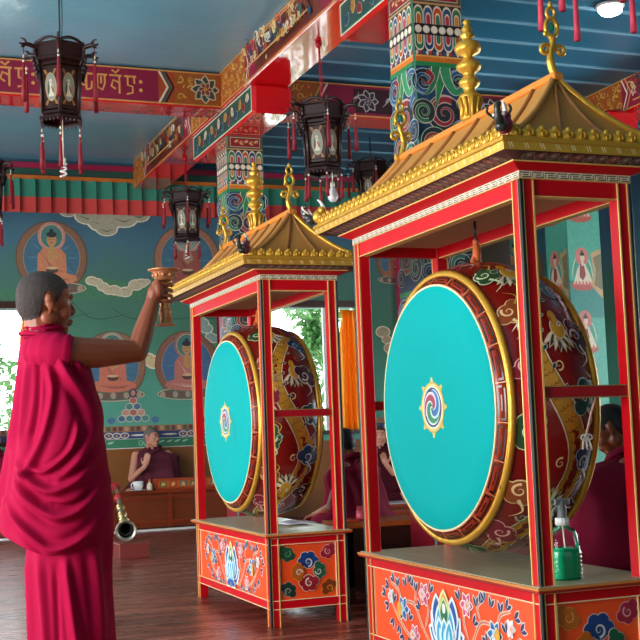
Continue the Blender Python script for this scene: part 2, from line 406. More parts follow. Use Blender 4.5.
# valance
bm = B(); g = []; n = 700
for i in range(n+1):
    x = -1.5+9.4*i/n; ph = (x % .19)/.19; y = YW-.08-.05*(ph**1.5)
    g.append([bm.verts.new((x, y-(.012*(4.3-z)/.4), z)) for z in (4.325, 4.1, 3.955, 3.905)])
for i in range(n):
    for k in range(3):
        f = bm.faces.new((g[i][k], g[i][k+1], g[i+1][k+1], g[i+1][k])); f.material_index = (0, 1, 1)[k]
tag(obj('valance', bm, [GREENP, REDV]), 'pleated cloth valance, green above red, along the top of the mural wall', 'valance')

# ------------------------------------------------------------------ murals
def figure(P, x, z, s, robe, halo='8a5a34', inner='2c6a84', hh='c87860', hin='3c8074', skin='c8862c', base=True, second=None):
    """seated haloed figure, s = halo half width"""
    P.ell(x, z, s*1.03, s*1.08, '6c4426', 30); P.ell(x, z, s, s*1.05, halo, 30); P.ell(x, z, s*.82, s*.88, 'b08a60', 30); P.ell(x, z, s*.8, s*.86, inner, 30)
    for k in range(10): a = k*TAU/10; P.leaf(x+s*.3*math.cos(a), z+s*.3*math.sin(a), s*.45, s*.03, a, '3c7c90')
    P.ell(x, z+s*.62, s*.4, s*.43, hh, 24); P.ell(x, z+s*.62, s*.33, s*.36, 'd8a890', 24); P.ell(x, z+s*.62, s*.31, s*.34, hin, 24)
    if base:
        P.ell(x, z-s*.88, s*.98, s*.2, 'c8b48c', 24); P.ell(x, z-s*.88, s*.94, s*.17, '5c6a58', 24)
        for k in range(9): P.ell(x-s*.8+k*s*.2, z-s*.9, s*.085, s*.1, ('b09878', '7c4c3c')[k % 2], 10)
    P.ell(x, z-s*.6, s*.72, s*.2, robe, 20); P.poly([(x-s*.42, z-s*.5), (x-s*.4, z+s*.1), (x-s*.24, z+s*.28), (x+s*.24, z+s*.28), (x+s*.4, z+s*.1), (x+s*.42, z-s*.5)], robe)
    d = second or '9c3c1c'
    for k in range(4): P.stroke([(x-s*(.35-.1*k), z+s*.2-k*s*.1), (x-s*.05, z-s*.2-k*s*.08), (x+s*.3, z-s*.4)], s*.02, d, 2)
    for k in range(5): P.stroke([(x-s*.6+k*s*.12, z-s*.55), (x+k*s*.08, z-s*.68), (x+s*.5, z-s*.58)], s*.02, d, 2)
    P.poly([(x-s*.1, z+s*.26), (x+s*.1, z+s*.26), (x+s*.2, z+s*.02), (x, z-s*.12), (x-s*.12, z+s*.02)], skin)
    P.rect(x-s*.07, z+s*.24, x+s*.07, z+s*.42, skin); P.ell(x, z+s*.52, s*.14, s*.19, skin, 16)
    P.ell(x, z+s*.68, s*.15, s*.09, '28343c', 14); P.ell(x, z+s*.79, s*.06, s*.06, '28343c', 10)
    P.ell(x, z-s*.36, s*.17, s*.09, '5c3a2c', 14); P.ell(x, z-s*.3, s*.17, s*.04, 'd8b070', 14)
    for e in (-1, 1): P.ell(x+e*s*.05, z+s*.54, s*.028, s*.012, '3c2418', 6)
    P.ell(x, z+s*.44, s*.04, s*.014, '8c2c1c', 6)
def garland(P, pts, r, col='c4b48c', line='ece0c0', dk='8c8460'):
    P.stroke(pts, r*.9, dk, 2)
    rnd = random.Random(len(pts)); q = [(x, z+r*.3*rnd.uniform(-1, 1), r*rnd.uniform(.65, 1.25)) for x, z in pts]
    for x, z, k in q: P.ell(x, z, k*1.1, k*.8, line, 12)
    for x, z, k in q: P.ell(x, z, k*.95, k*.66, col, 12)
    for x, z, k in q[::3]: P.spiral(x, z, k*.5, 1, r*.1, dk)
P = Paint(plane_map((0, YW-.003, 0), (1, 0, 0), (0, 0, 1), (0, -1, 0)), .001)
# clouds and hills of the mural
P.poly([(-1, 2.9), (.8, 3.1), (1.9, 2.95), (2.6, 3.15), (3.4, 3.05), (4.4, 3.12), (5.1, 3.0), (5.1, 2.83), (3, 2.85), (2.2, 2.83), (-1, 2.83)], '3a8058')
for k in range(5): P.stroke(smooth_pts([(2.0+k*.5, 2.75+.1*(k % 2)), (2.3+k*.5, 2.6), (2.8+k*.5, 2.68)]), .015, '2c6448', 2)
for (x, z, r) in ((2.75, 3.9, .16), (2.95, 3.83, .2), (3.2, 3.88, .17), (3.4, 3.93, .13), (2.98, 3.74, .13), (2.5, 3.95, .1)):
    P.ell(x, z, r*1.12, r*.72, 'e4dcc0', 16)
for (x, z, r) in ((2.75, 3.9, .16), (2.95, 3.83, .2), (3.2, 3.88, .17), (3.4, 3.93, .13), (2.98, 3.74, .13), (2.5, 3.95, .1)):
    P.ell(x, z, r, r*.62, 'a8a486', 16); P.stroke([(x-r*.7, z), (x, z-r*.25), (x+r*.7, z)], .02, '6c6c58', 2)
garland(P, [(2.78+.07*i, 3.08-.13*math.sin(i*.32)) for i in range(11)], .075)
garland(P, [(3.35+.04*i, 2.15-.02*i) for i in range(6)], .09, 'd8b878')
garland(P, [(6.75+.05*i, 2.4-.09*i) for i in range(6)], .09, 'b8a070')
garland(P, [(4.15+.05*i, 2.6-.07*i) for i in range(5)], .07, '88a89c')
figure(P, 2.29, 3.36, .43, 'd07024', second='a04818')
figure(P, 4.02, 3.36, .43, 'a03c24', halo='a4643c', hin='74a490', skin='b08450', second='6c2418')
figure(P, 3.02, 2.0, .41, 'd05a20', inner='2c6c8c', halo='94603c', hh='9ca07c')
figure(P, 3.98, 2.0, .41, 'c06048', inner='2c6494', halo='8c5434', hh='9c6448', second='d8a898')
figure(P, .1, 3.36, .43, 'c86424'); figure(P, .0, 2.0, .41, 'b85030')
figure(P, 7.0, 3.4, .3, 'b06030')
figure(P, 8.9, 3.36, .43, 'c86424'); figure(P, 8.9, 2.0, .41, 'b85030')
# pyramid of jewels
for row in range(4):
    for k in range(4-row):
        P.ell(3.27+(k-(3-row)/2)*.1, 1.34+row*.075, .052, .045, 'd8c8b0', 12); P.ell(3.27+(k-(3-row)/2)*.1, 1.34+row*.075, .044, .037, ('2c6c94', 'c88468', '3c8c84', 'c04c3c')[(row+k*2) % 4], 12)
for e in (-.28, .28): P.ell(3.27+e, 1.32, .05, .04, '2c6ca0', 12)
P.ell(3.27, 1.66, .05, .06, '28485c', 12); P.ell(3.27, 1.66, .03, .04, 'c87050', 10)
tag(P.build('wall_back_mural', MURAL), kind='structure')

# ------------------------------------------------------------------ foliage outside the windows
LEAF = mat('bright_green_leaf', '5c8448', .6, var=.35, vscale=3); BARK = mat('grey_bark', '8a7a68', .8)
def tree(x, y, h, r, label, seed, n=2300):
    rnd = random.Random(seed); t = empty('garden_tree', (x, y, 0)); tag(t, label, 'tree')
    bm = B(); tube(bm, smooth_pts([(0, 0, -.2), (.05, 0, h*.4), (-.05, .05, h*.75), (.02, 0, h)], 4), [.07*(1-i/14) for i in range(13)], 8)
    obj('trunk', bm, BARK, t)
    bm = B()
    for i in range(n):
        a = rnd.random()*TAU; q = r*rnd.random()**.5; z = h*(.18+.85*rnd.random()); q *= .6+.5*math.sin(z*3+seed)
        c = Vector((q*math.cos(a), q*math.sin(a), z)); d = Vector((rnd.gauss(0, 1), rnd.gauss(0, 1), rnd.gauss(-.3, .7))).normalized(); s = d.cross(Vector((rnd.random(), rnd.random(), 1))).normalized()
        L = .15*(.6+rnd.random()); W = .034
        v = [bm.verts.new(c+p) for p in (Vector((0, 0, 0)), d*L*.5+s*W, d*L, d*L*.5-s*W)]; bm.faces.new(v)
    obj('foliage', bm, LEAF, t)
tree(6.9, 18.0, 3.4, 1.2, 'loose green tree outside the middle window', 3)
tree(8.9, 20.6, 3.8, 1.2, 'taller green tree farther off outside the middle window', 5)
tree(1.6, 18.2, 3.1, 1.1, 'leafy green tree outside the window behind the standing monk', 9)
tag(obj('garden_ground', boxes((-6, 14, YW+.3, 26, -.3, -.2)), mat('pale_ground', 'd8d4cc', .9)), kind='structure')

# ================================================================== BEAMS
ORN = dict(o='b8641c', g='d09a3c', d='7a2c14')
def paisley(P, u0, u1, v0, v1, bg='a85a1c', fg='d8a040'):
    P.rect(u0, v0, u1, v1, bg, 8)
    n = max(2, int(abs(u1-u0)/.09)); h = v1-v0
    for i in range(n):
        for j in range(3):
            x = u0+(i+.5)*(u1-u0)/n; z = v0+h*(.2+.3*j)
            P.spiral(x, z, h*.13, 1.2, h*.05, (fg, 'c03820', 'e0b860')[(i+j) % 3], start=i+j*2, flip=(-1)**i)
            P.leaf(x+.02, z, h*.16, h*.03, i*1.3+j, fg)
def swirl_panel(P, u0, u1, v0, v1, seed=1):
    rnd = random.Random(seed); P.rect(u0, v0, u1, v1, '7c3420', 10); h = v1-v0; k = int((u1-u0)*26)
    for i in range(k):
        x = u0+(i+.5)*(u1-u0)/k; z = v0+h*(.22+.56*rnd.random()); r = h*(.09+.1*rnd.random())
        c = rnd.choice(('d8d0b8', 'c8903c', '2c5c54', 'b83c30', '1c4468', 'e0c080', '803028'))
        P.cloud(x, z, r, c, rnd.choice(('e8dcc0', 'd8a058', '283c38')), rnd.random()*6, rnd.choice((-1, 1)), inner='38201c')
        P.stroke(smooth_pts([(x-h*.2, z-h*.2), (x, z+h*.2*rnd.uniform(-1, 1)), (x+h*.25, z+h*.15), (x+h*.3, z-h*.2)], 5), h*.045, c, 2)
    P.rect(u0, v0, u1, v0+h*.05, 'd8a058'); P.rect(u0, v1-h*.05, u1, v1, 'd8a058')
def chevron(P, u, v0, v1, sgn, cols=('e8e0c8', '1c5c4c', '101010')):
    m = (v0+v1)/2
    for k, c in enumerate(cols): P.stroke([(u+sgn*.03*k, v0), (u+sgn*(.09+.03*k), m), (u+sgn*.03*k, v1)], .02, c)
SCR = [  # ornate letter strokes of the seed-syllable band, each in a unit box
    [[(0, 1), (1, 1)], [(.5, 1), (.5, .1)], [(.5, .55), (.15, .7), (.1, .4), (.4, .35)], [(.5, .1), (.9, .2), (.95, .6)]],
    [[(0, 1), (1, 1)], [(.2, 1), (.2, .3), (.6, .15), (.8, .5), (.8, 1)], [(.5, .9), (.5, .5)]],
    [[(0, 1), (1, 1)], [(.8, 1), (.8, 0)], [(.8, .6), (.3, .75), (.15, .4), (.5, .25)], [(.2, 1.3), (.5, 1.15), (.8, 1.35)]],
    [[(0, 1), (1, 1)], [(.3, 1), (.3, .5), (.7, .45), (.7, .1), (.2, .0)], [(.8, 1), (.85, .6)]],
    [[(0, 1), (1, 1)], [(.15, 1), (.15, .1)], [(.15, .5), (.7, .6), (.85, .3), (.5, .05)], [(.6, 1), (.6, .75)], [(.3, 1.35), (.7, 1.2)]]]
def script(P, u0, u1, v0, v1, col='e0a050'):
    n = round((u1-u0)/.14); w = (u1-u0)/n; h = v1-v0
    for i in range(n):
        for st in SCR[i % 5]:
            P.stroke([(u0+w*(i+.06+.85*x), v0+h*.75*y) for x, y in st], w*.13, col)
    P.ell(u1+.03, v0+h*.55, .018, .018, col, 8); P.ell(u1+.03, v0+h*.2, .018, .018, col, 8)

def y_beam(x0, x1, y0, y1, label):
    r = empty('painted_beam', (0, 0, 0)); tag(r, label, 'beam')
    obj('beam_body', boxes((x0, x1, y0, y1, 4.25, 4.6), bev=.008), BEAMRED, r)
    P = Paint(plane_map((x0, 0, 0), (0, 1, 0), (0, 0, 1), (-1, 0, 0)), .001); A, Z = 4.262, 4.595
    for yc in (6.98, 11.1, 15.2):
        a, b = yc-.95, min(yc+.95, y1)
        paisley(P, a, b, A, Z)
        for sg in (-1, 1):
            e = yc+sg*.95
            if e > y1: continue
            P.rect(min(e, e+sg*.32), A, max(e, e+sg*.32), Z, '98143c', 2); chevron(P, e, A, Z, sg, ('e8e0c8', 'a01840', 'd8a058'))
            P.flower(e+sg*.2, (A+Z)/2, .05, 5, 'd8a8a0', 'e8d0b0', 'a02c30')
    for a, b, sd in ((y0, 5.7, 1), (8.25, 9.83, 2), (12.37, 13.93, 3)): swirl_panel(P, a, b, A+.02, Z-.02, sd)
    P.rect(y0, Z-.012, y1, Z, 'd8a04c', 4); P.rect(y0, A, y1, A+.012, 'd8a04c', 4)
    P.build('painted_side', BRIGHT, r)
    return r
y_beam(3.32, 3.72, 1.2, YW-.1, 'long red roof beam with painted orange side, running above the two swirl-painted columns')
y_beam(7.4, 7.8, 1.2, YW-.1, 'red roof beam with painted side at the far right above the near drum roof')

def x_beam(x0, x1, y, lab, mode):
    r = empty('painted_beam', (0, 0, 0)); tag(r, lab, 'beam')
    obj('beam_body', boxes((x0, x1, y, y+.36, 4.235, 4.585), bev=.008), BEAMRED if mode == 'script' else mat('brick_red_beam', 'c43a2c', .4), r)
    P = Paint(plane_map((0, y, 0), (1, 0, 0), (0, 0, 1), (0, -1, 0)), .001); A, Z = 4.25, 4.58
    P.rect(x0, A, x1, Z, '90123a', 4)
    if mode == 'script':
        script(P, 1.95, 2.5, A+.07, Z-.03); script(P, .2, 1.5, A+.07, Z-.03)
        P.rect(2.7, A, x1, Z, 'b0481c'); paisley(P, 2.86, x1-.02, A+.02, Z-.02); chevron(P, 2.7, A, Z, 1)
        P.rect(x1-.28, A, x1-.02, Z, 'a4581c'); P.flower(x1-.16, (A+Z)/2, .13, 8, '3c4c48', 'd8c8a8', 'b83c30'); P.flower(x1-.16, (A+Z)/2, .07, 6, '8c3c34', 'd8c8a8', 'd8a058')
    else:
        P.rect(x0, A, x0+.62, Z, 'a4581c'); paisley(P, x0, x0+.55, A+.02, Z-.02); chevron(P, x0+.72, A, Z, -1, ('e8e0c8', '2c4c3c', 'd8a058'))
        P.rect(x0+1.0, A+.04, x1-1.0, Z-.04, '3c1420', 3)
        for k in range(5):
            u = x0+1.15+k*.36
            P.flower(u, (A+Z)/2, .07 if k % 2 else .11, 7, 'b85c64' if k % 2 else '3c2c38', 'c8c0b8', 'd8d0c0'); P.flower(u, (A+Z)/2, .045, 6, '3c2c38', 'c8c0b8', 'c8909c')
            P.stroke(smooth_pts([(u-.2, 4.36), (u-.12, 4.44), (u-.1, 4.5)], 4), .014, 'b8b0a8', 2); P.leaf(u-.16, 4.4, .08, .02, 1, 'b8b0a8')
        paisley(P, x1-.55, x1, A+.02, Z-.02)
    P.rect(x0, Z-.014, x1, Z, 'd89a50'); P.rect(x0, A, x1, A+.014, 'd89a50')
    P.build('painted_front', BRIGHT, r)
x_beam(-4, 3.32, 10.92, 'red cross beam with gold temple script on magenta behind the large hanging lantern', 'script')
x_beam(3.72, 7.4, 10.92, 'dark red cross beam with white flowers, ending at the farther painted column', 'flower')
x_beam(3.72, 7.4, 6.8, 'dark red cross beam over the near painted column', 'flower')
x_beam(-4, 3.32, 6.8, 'red cross beam above the open floor, nearer than the large hanging lantern', 'script')

# ================================================================== COLUMNS
def column(x, y, label, wd=.37, mural=False):
    r = empty('temple_column', (x, y, 0)); tag(r, label, 'column'); h = wd/2
    obj('shaft', boxes((-h, h, -h, h, 0, 3.98), bev=.012), mat('column_green', '2c6c50', .5) if not mural else mat('column_teal', '3c8c78', .6), r)
    bm = B(); box(bm, -.19, .19, -1.05, 1.05, 3.98, 4.25, .03)
    obj('corbel', bm, BEAMRED, r)
    P = Paint(plane_map((-.19, 0, 0), (0, 1, 0), (0, 0, 1), (-1, 0, 0)), .001)
    P.rect(-1.0, 4.0, 1.0, 4.24, 'e8e0c8', 4); P.rect(-.985, 4.012, .985, 4.228, '1c6448', 4); P.rect(-.96, 4.03, .96, 4.21, '2c4c44', 4)
    for i in range(16):
        P.cloud(-.88+i*.117, 4.12+.03*(-1)**i, .05, ('d8c8a0', '8c2c24', 'c08830', '1c4c70')[i % 4], 'e8dcc0', i, inner='2c2420')
    P.build('painted_corbel_side', BRIGHT, r)
    faces = [((0, -h, 0), (1, 0, 0), (0, -1, 0)), ((-h, 0, 0), (0, -1, 0), (-1, 0, 0)), ((h, 0, 0), (0, 1, 0), (1, 0, 0))]
    for o, eu, en in faces:
        P = Paint(plane_map(o, eu, (0, 0, 1), en), .0008); e = h-.012
        if mural:
            P.rect(-e, .3, e, 3.98, '4ca48c', 1); P.rect(-e, 2.2, e, 2.6, '2c8478')
            for zz in (1.05, 1.72, 2.42, 3.12): pass
            for zz in (1.3, 1.98, 2.66, 3.4):
                P.ell(-.04, zz-.02, .13, .25, 'c4cca4', 24, 0, 0, PI); P.ell(-.04, zz-.02, .12, .235, '3c947c', 24, 0, 0, PI)
                P.ell(-.04, zz+.2, .085, .1, 'c07868', 20); P.ell(-.04, zz-.11, .15, .06, 'b05444', 20)
                P.poly([(-.16, zz-.1), (-.11, zz+.05), (-.07, zz+.12), (0, zz+.12), (.04, zz+.03), (.09, zz-.1)], 'd4c8ac')
                P.poly([(-.08, zz-.02), (-.07, zz+.12), (-.02, zz+.12), (0, zz), (-.04, zz-.06)], '8c3c34')
                P.rect(-.05, zz+.1, -.02, zz+.15, 'd8b8a0'); P.ell(-.035, zz+.18, .028, .038, 'd8b8a0', 12); P.ell(-.035, zz+.225, .03, .018, '28282c', 10); P.ell(-.035, zz+.25, .014, .018, '28282c', 8)
                for k in range(5): P.leaf(-.14+k*.05, zz-.12, .06, .016, 1.2+.2*k, 'c86c58')
            P.poly([(e, 2.95), (.07, 2.9), (.1, 2.7), (.06, 2.55), (e, 2.4)], 'b89c6c'); P.poly([(e, 2.9), (.1, 2.85), (.13, 2.7), (.1, 2.55), (e, 2.5)], '7c7454')
        else:
            P.rect(-e, 3.84, e, 3.98, '8c2c24'); P.rect(-e, 3.84, e, 3.852, 'c8a468')
            P.rect(-e*.94, 3.858, e*.94, 3.972, '1c5c48'); P.rect(-e*.88, 3.867, e*.88, 3.963, 'e0d0a8'); P.rect(-e*.85, 3.872, e*.85, 3.958, '8c1228')
            for k in range(5): P.leaf(-.11+k*.05, 3.915, .05, .014, .5*(-1)**k, 'd8a868'); P.spiral(-.09+k*.05, 3.915, .018, 1, .006, 'e8c890')
            def petals(z0, z1, n, cols, up):
                wq = 2*e/n
                for i in range(n):
                    x0 = -e+wq*i; xc = x0+wq/2; c = cols[i % len(cols)]
                    for k, cc in ((1, 'e4dcc4'), (.86, c[0]), (.55, 'e8d8b8'), (.42, c[1])):
                        hw = wq/2*k*.96; H = (z1-z0)*(.15+.85*k)
                        if up: pts = [(xc-hw, z0), (xc+hw, z0)]+[(xc+hw*math.cos(a), z0+H*.6+H*.4*math.sin(a)) for a in np.linspace(0, PI, 9)]
                        else: pts = [(xc+hw, z1), (xc-hw, z1)]+[(xc-hw*math.cos(a), z1-H*.6-H*.4*math.sin(a)) for a in np.linspace(0, PI, 9)]
                        P.poly(pts, cc)
            pc = (('2c7c54', 'c8641c'), ('2c5c8c', 'b82c3c'), ('c8501c', '2c7c54'), ('1c4c7c', 'c83040'), ('2c7c54', 'e08838'))
            P.rect(-e, 3.5, e, 3.84, '2c2c34'); petals(3.71, 3.835, 5, pc, True); petals(3.525, 3.635, 5, pc[::-1], False)
            P.rect(-e, 3.638, e, 3.706, '14181c')
            for i in range(6): P.ell(-e+(i+.5)*e/3, 3.672, .026, .027, 'd8ccb0', 14); P.ell(-e+(i+.5)*e/3, 3.672, .02, .021, 'f0e8d4', 12)
            for i in range(14): P.ell(-e+(i+.5)*e/7, 3.515, .011, .016, ('e8e0cc', 'b83c30', '2c5c8c')[i % 3], 6)
            P.rect(-e, 3.455, e, 3.5, 'e07820'); P.rect(-e, 3.488, e, 3.5, 'f0b058')
            P.rect(-e, 1.2, e, 3.455, '1f4468', 1)
            for zz in (3.455, 2.72, 1.98):
                for (cx, cz, rr, fl, c1, c2) in ((-.12, zz-.13, .085, -1, '2c5c8c', 'b8d0d8'), (.13, zz-.12, .08, 1, '2c5c8c', 'b8d0d8'), (.02, zz-.34, .125, 1, 'a02c38', 'e0c4b4'), (-.13, zz-.33, .08, -1, '2c7c54', 'd8d8b8'), (.14, zz-.45, .075, 1, '1c4468', 'b8c8c8'), (-.06, zz-.53, .1, -1, 'b03c34', 'a8c8a0'), (.08, zz-.6, .085, 1, '2c7c6c', 'e0d4bc'), (-.14, zz-.64, .06, 1, '2c5c8c', 'e0d4bc')):
                    P.ell(cx, cz, rr*1.04, rr*1.04, c2, 20); P.ell(cx, cz, rr*.98, rr*.98, '2a3038', 20)
                    P.spiral(cx, cz, rr*.82, 1.6, rr*.42, c2, fl, fl, 30); P.spiral(cx, cz, rr*.82, 1.6, rr*.3, c1, fl, fl, 30)
                for pts, ww, c in (([(0, zz), (.0, zz-.1), (-.02, zz-.2), (-.04, zz-.3)], .1, '2c8c50'), ([(.03, zz-.02), (.05, zz-.12), (.1, zz-.19), (.15, zz-.16), (.14, zz-.1), (.1, zz-.11)], .07, '3a9c68'), ([(-.03, zz-.02), (-.05, zz-.12), (-.09, zz-.2), (-.14, zz-.22)], .06, '2c7c54'), ([(-.1, zz-.06), (-.06, zz-.1), (-.1, zz-.15), (-.15, zz-.1)], .04, '9c2430'), ([(.17, zz-.22), (.12, zz-.27), (.16, zz-.33)], .05, '2c5c8c')):
                    q = smooth_pts([p_ for p_ in pts], 6); P.stroke(q, ww*1.25, 'e0dcc0', 1); P.stroke(q, ww, c, 1)
                P.rect(-e, zz-.03, e, zz, '2c8c50')
            P.rect(-e, .3, e, 1.2, '8c1228')
        P.build('painted_face', BRIGHT, r)
    obj('plinth', boxes((-h-.04, h+.04, -h-.04, h+.04, 0, .28), bev=.01), DBROWN, r)
    return r
column(3.555, 6.985, 'nearest temple column with green and red spirals, rising behind the near drum roof')
column(3.545, 11.1, 'farther swirl-painted temple column rising behind the far drum roof')
column(7.33, 11.1, 'teal column painted with small seated figures, seen through the near stand', .43, True)
# dark brown partition between near drum and the mural column
tag(obj('dark_partition', boxes((6.08, 7.02, 11.9, 12.0, 0, 3.4), bev=.01), mat('dark_olive_board', '3c3020', .6)), 'dark brown upright partition board behind the near drum, left of the teal column', 'partition')

# ================================================================== DRUM STANDS
SW, SL = .47, 1.555
def ring_loft(bm, prof, mi=0):
    """rectangular ring: profile of (overhang, z) swept round the stand plan"""
    R = [[bm.verts.new(p) for p in ((-d, -d, z), (SW+d, -d, z), (SW+d, SL+d, z), (-d, SL+d, z))] for d, z in prof]
    for a, b in zip(R, R[1:]):
        for j in range(4): bm.faces.new((a[j], a[(j+1) % 4], b[(j+1) % 4], b[j])).material_index = mi
    return bm
def side_maps(d, zoff=0):
    """outward faces of the stand plan grown by d: near(-y), left(-x), right(+x), far(+y); u centred"""
    return {'near': (plane_map((SW/2, -d, zoff), (1, 0, 0), (0, 0, 1), (0, -1, 0)), SW+2*d), 'left': (plane_map((-d, SL/2, zoff), (0, -1, 0), (0, 0, 1), (-1, 0, 0)), SL+2*d),
            'right': (plane_map((SW+d, SL/2, zoff), (0, 1, 0), (0, 0, 1), (1, 0, 0)), SL+2*d), 'far': (plane_map((SW/2, SL+d, zoff), (-1, 0, 0), (0, 0, 1), (0, 1, 0)), SW+2*d)}
def meander(P, u0, u1, v0, v1, bg, fg, unit, lw):
    P.rect(u0, v0, u1, v1, bg)
    n = max(1, round((u1-u0)/unit)); w = (u1-u0)/n; h = v1-v0
    for i in range(n):
        a = u0+i*w; q = lambda x, y: (a+x*w, v0+y*h)
        P.stroke([q(.08, .2), q(.08, .8), q(.8, .8)], lw, fg); P.stroke([q(.25, .22), q(.92, .22)], lw, fg); P.stroke([q(.3, .5), q(.72, .5)], lw, fg); P.stroke([q(.92, .2), q(.92, .8)], lw*.7, fg)

def lotus_panel(P):
    """blue lotus with scrolling flower stems, painted on the long orange panel; u centred, v = height"""
    V = .305
    def stem(pts, w=.009): P.stroke(smooth_pts(pts, 6), w*1.9, 'e8d4b4', 2); P.stroke(smooth_pts(pts, 6), w, 'd87860', 2)
    for sg in (-1, 1):
        stem([(0, V-.1), (sg*.12, V-.13), (sg*.22, V-.06), (sg*.3, V+.03), (sg*.42, V+.02), (sg*.47, V-.06)])
        stem([(sg*.12, V-.12), (sg*.26, V-.14), (sg*.38, V-.1), (sg*.5, V-.02), (sg*.56, V+.05)])
        stem([(sg*.2, V-.06), (sg*.16, V+.02), (sg*.19, V+.09)]); stem([(sg*.3, V+.03), (sg*.28, V+.09), (sg*.34, V+.12)]); stem([(sg*.42, V+.02), (sg*.46, V+.08), (sg*.54, V+.1)])
        for (x, z, r, c) in ((.19, .085, .05, 'd84878'), (.41, .0, .055, '1c6cb0'), (.3, -.1, .045, 'd85880'), (.53, .04, .035, 'e8e0e0')):
            P.flower(sg*x, V+z, r, 6, c, 'f4ece0', 'f0e4d8'); P.flower(sg*x+sg*.012, V+z, r*.55, 5, 'f0c4d0' if c != '1c6cb0' else 'a8dcec', 'f4ece0', 'e0a040')
        P.ell(sg*.44, V-.01, .02, .04, 'e8a838', 10)
        for (x, z, a) in ((.27, .09, 1.6), (.3, .11, .9), (.34, .12, 1.9), (.38, .1, 1.2), (.46, .09, 1.5), (.5, .11, .7), (.56, .08, .3), (.57, .0, -.4), (.52, -.06, -1), (.46, -.08, -1.4), (.36, -.12, -1.9), (.24, -.13, -1.2), (.13, .1, 1.9), (.24, .02, .6), (.35, -.04, 2.2), (.6, .04, .4), (.2, -.12, -2), (.42, -.12, -.8), (.5, .02, 1.9)):
            for da in (-.45, .45):
                P.leaf(sg*x, V+z, .044, .011, (a+da) if sg > 0 else PI-a-da, '10305c', 'ece4dc')
    for a, L, c in ((.35, .14, '1058a8'), (.75, .15, '1a70b8'), (1.1, .14, '2c90c8')):
        for sg in (-1, 1): P.leaf(0, V-.1, L*1.1, .056, (a if sg > 0 else PI-a), c, 'e8f0f0'); P.leaf(sg*.01, V-.09, L*.75, .022, (a if sg > 0 else PI-a), '58b8dc')
    for sg in (-1, 1):
        P.leaf(sg*.065, V-.05, .14, .046, PI/2-sg*.05, '1058a8', 'e8f0f0'); P.leaf(sg*.035, V-.08, .13, .042, PI/2-sg*.1, '48b0d8', 'e8f4f4')
    P.leaf(0, V-.01, .125, .045, PI/2, 'f0a020', 'f4e0b0'); P.leaf(0, V-.02, .105, .038, PI/2, '147048', 'c8e8a0'); P.ell(0, V+.05, .016, .022, 'f4f0e8', 10)
    for k in (-1, 0, 1): P.leaf(k*.035, V-.12, .12, .034, PI/2-k*.12, '38a8d4', 'f0f8f8'); P.leaf(k*.035, V-.11, .08, .013, PI/2-k*.12, 'c8ecf4')
    for sg in (-1, 1): P.leaf(0, V-.115, .09, .025, PI/2+sg*1.9, '1058a8', 'e8f0f0')
def cloud_panel(P, corners, half):
    V = .305; s = 1
    for (x, z, c, r, rot) in ((0, .052, '123c7c', .062, 0), (.062, -.004, '14583c', .05, -PI/2), (0, -.064, '9c1420', .06, PI), (-.062, -.004, 'b85c14', .05, PI/2)):
        P.cloud(x, V+z, r, c, 'e4c8b8' if c != 'b85c14' else 'e08428', rot, 1, inner='d8d4c4')
    for (sx, sz, c, l) in corners:
        P.cloud(sx*(half-.045), V+sz*.105, .05, c, l, (PI if sz > 0 else 0)+sx*.6, sx)

def gold_finial(parent, loc, sg=1):
    bm = B(); s = sg
    tube(bm, smooth_pts([(-.035*s, 0, -.01), (-.005*s, 0, .0), (.012*s, 0, .05), (.01*s, 0, .09), (0, 0, .12), (-.004*s, 0, .145)], 5), [.016]*12+[.013]*14, 8)
    for e in (-1, 1):
        tube(bm, spiral_pts((e*.034, 0, .095), .026, .006, 1.1, PI if e > 0 else 0, 20, flip=-e), [.0085]*21, 7)
    tube(bm, [(.026*math.cos(a), 0, .185+.035*math.sin(a)) for a in np.linspace(0, TAU, 22)], .009, 7, False)
    tube(bm, [(.018*math.cos(a), 0, .243+.022*math.sin(a)) for a in np.linspace(0, TAU, 16)], .007, 7, False)
    ellipsoid(bm, (0, 0, .275), (.009, .008, .016)); ellipsoid(bm, (-.028, 0, .16), (.01, .009, .01)); ellipsoid(bm, (0, 0, .145), (.016, .012, .01))
    f = obj('ridge_end_finial', bm, GOLD, parent, loc=loc)
    obj('green_gem', ellipsoid(B(), (0, 0, .188), (.012, .008, .018)), mat('green_gem', '1c8c64', .15), f)
    return f
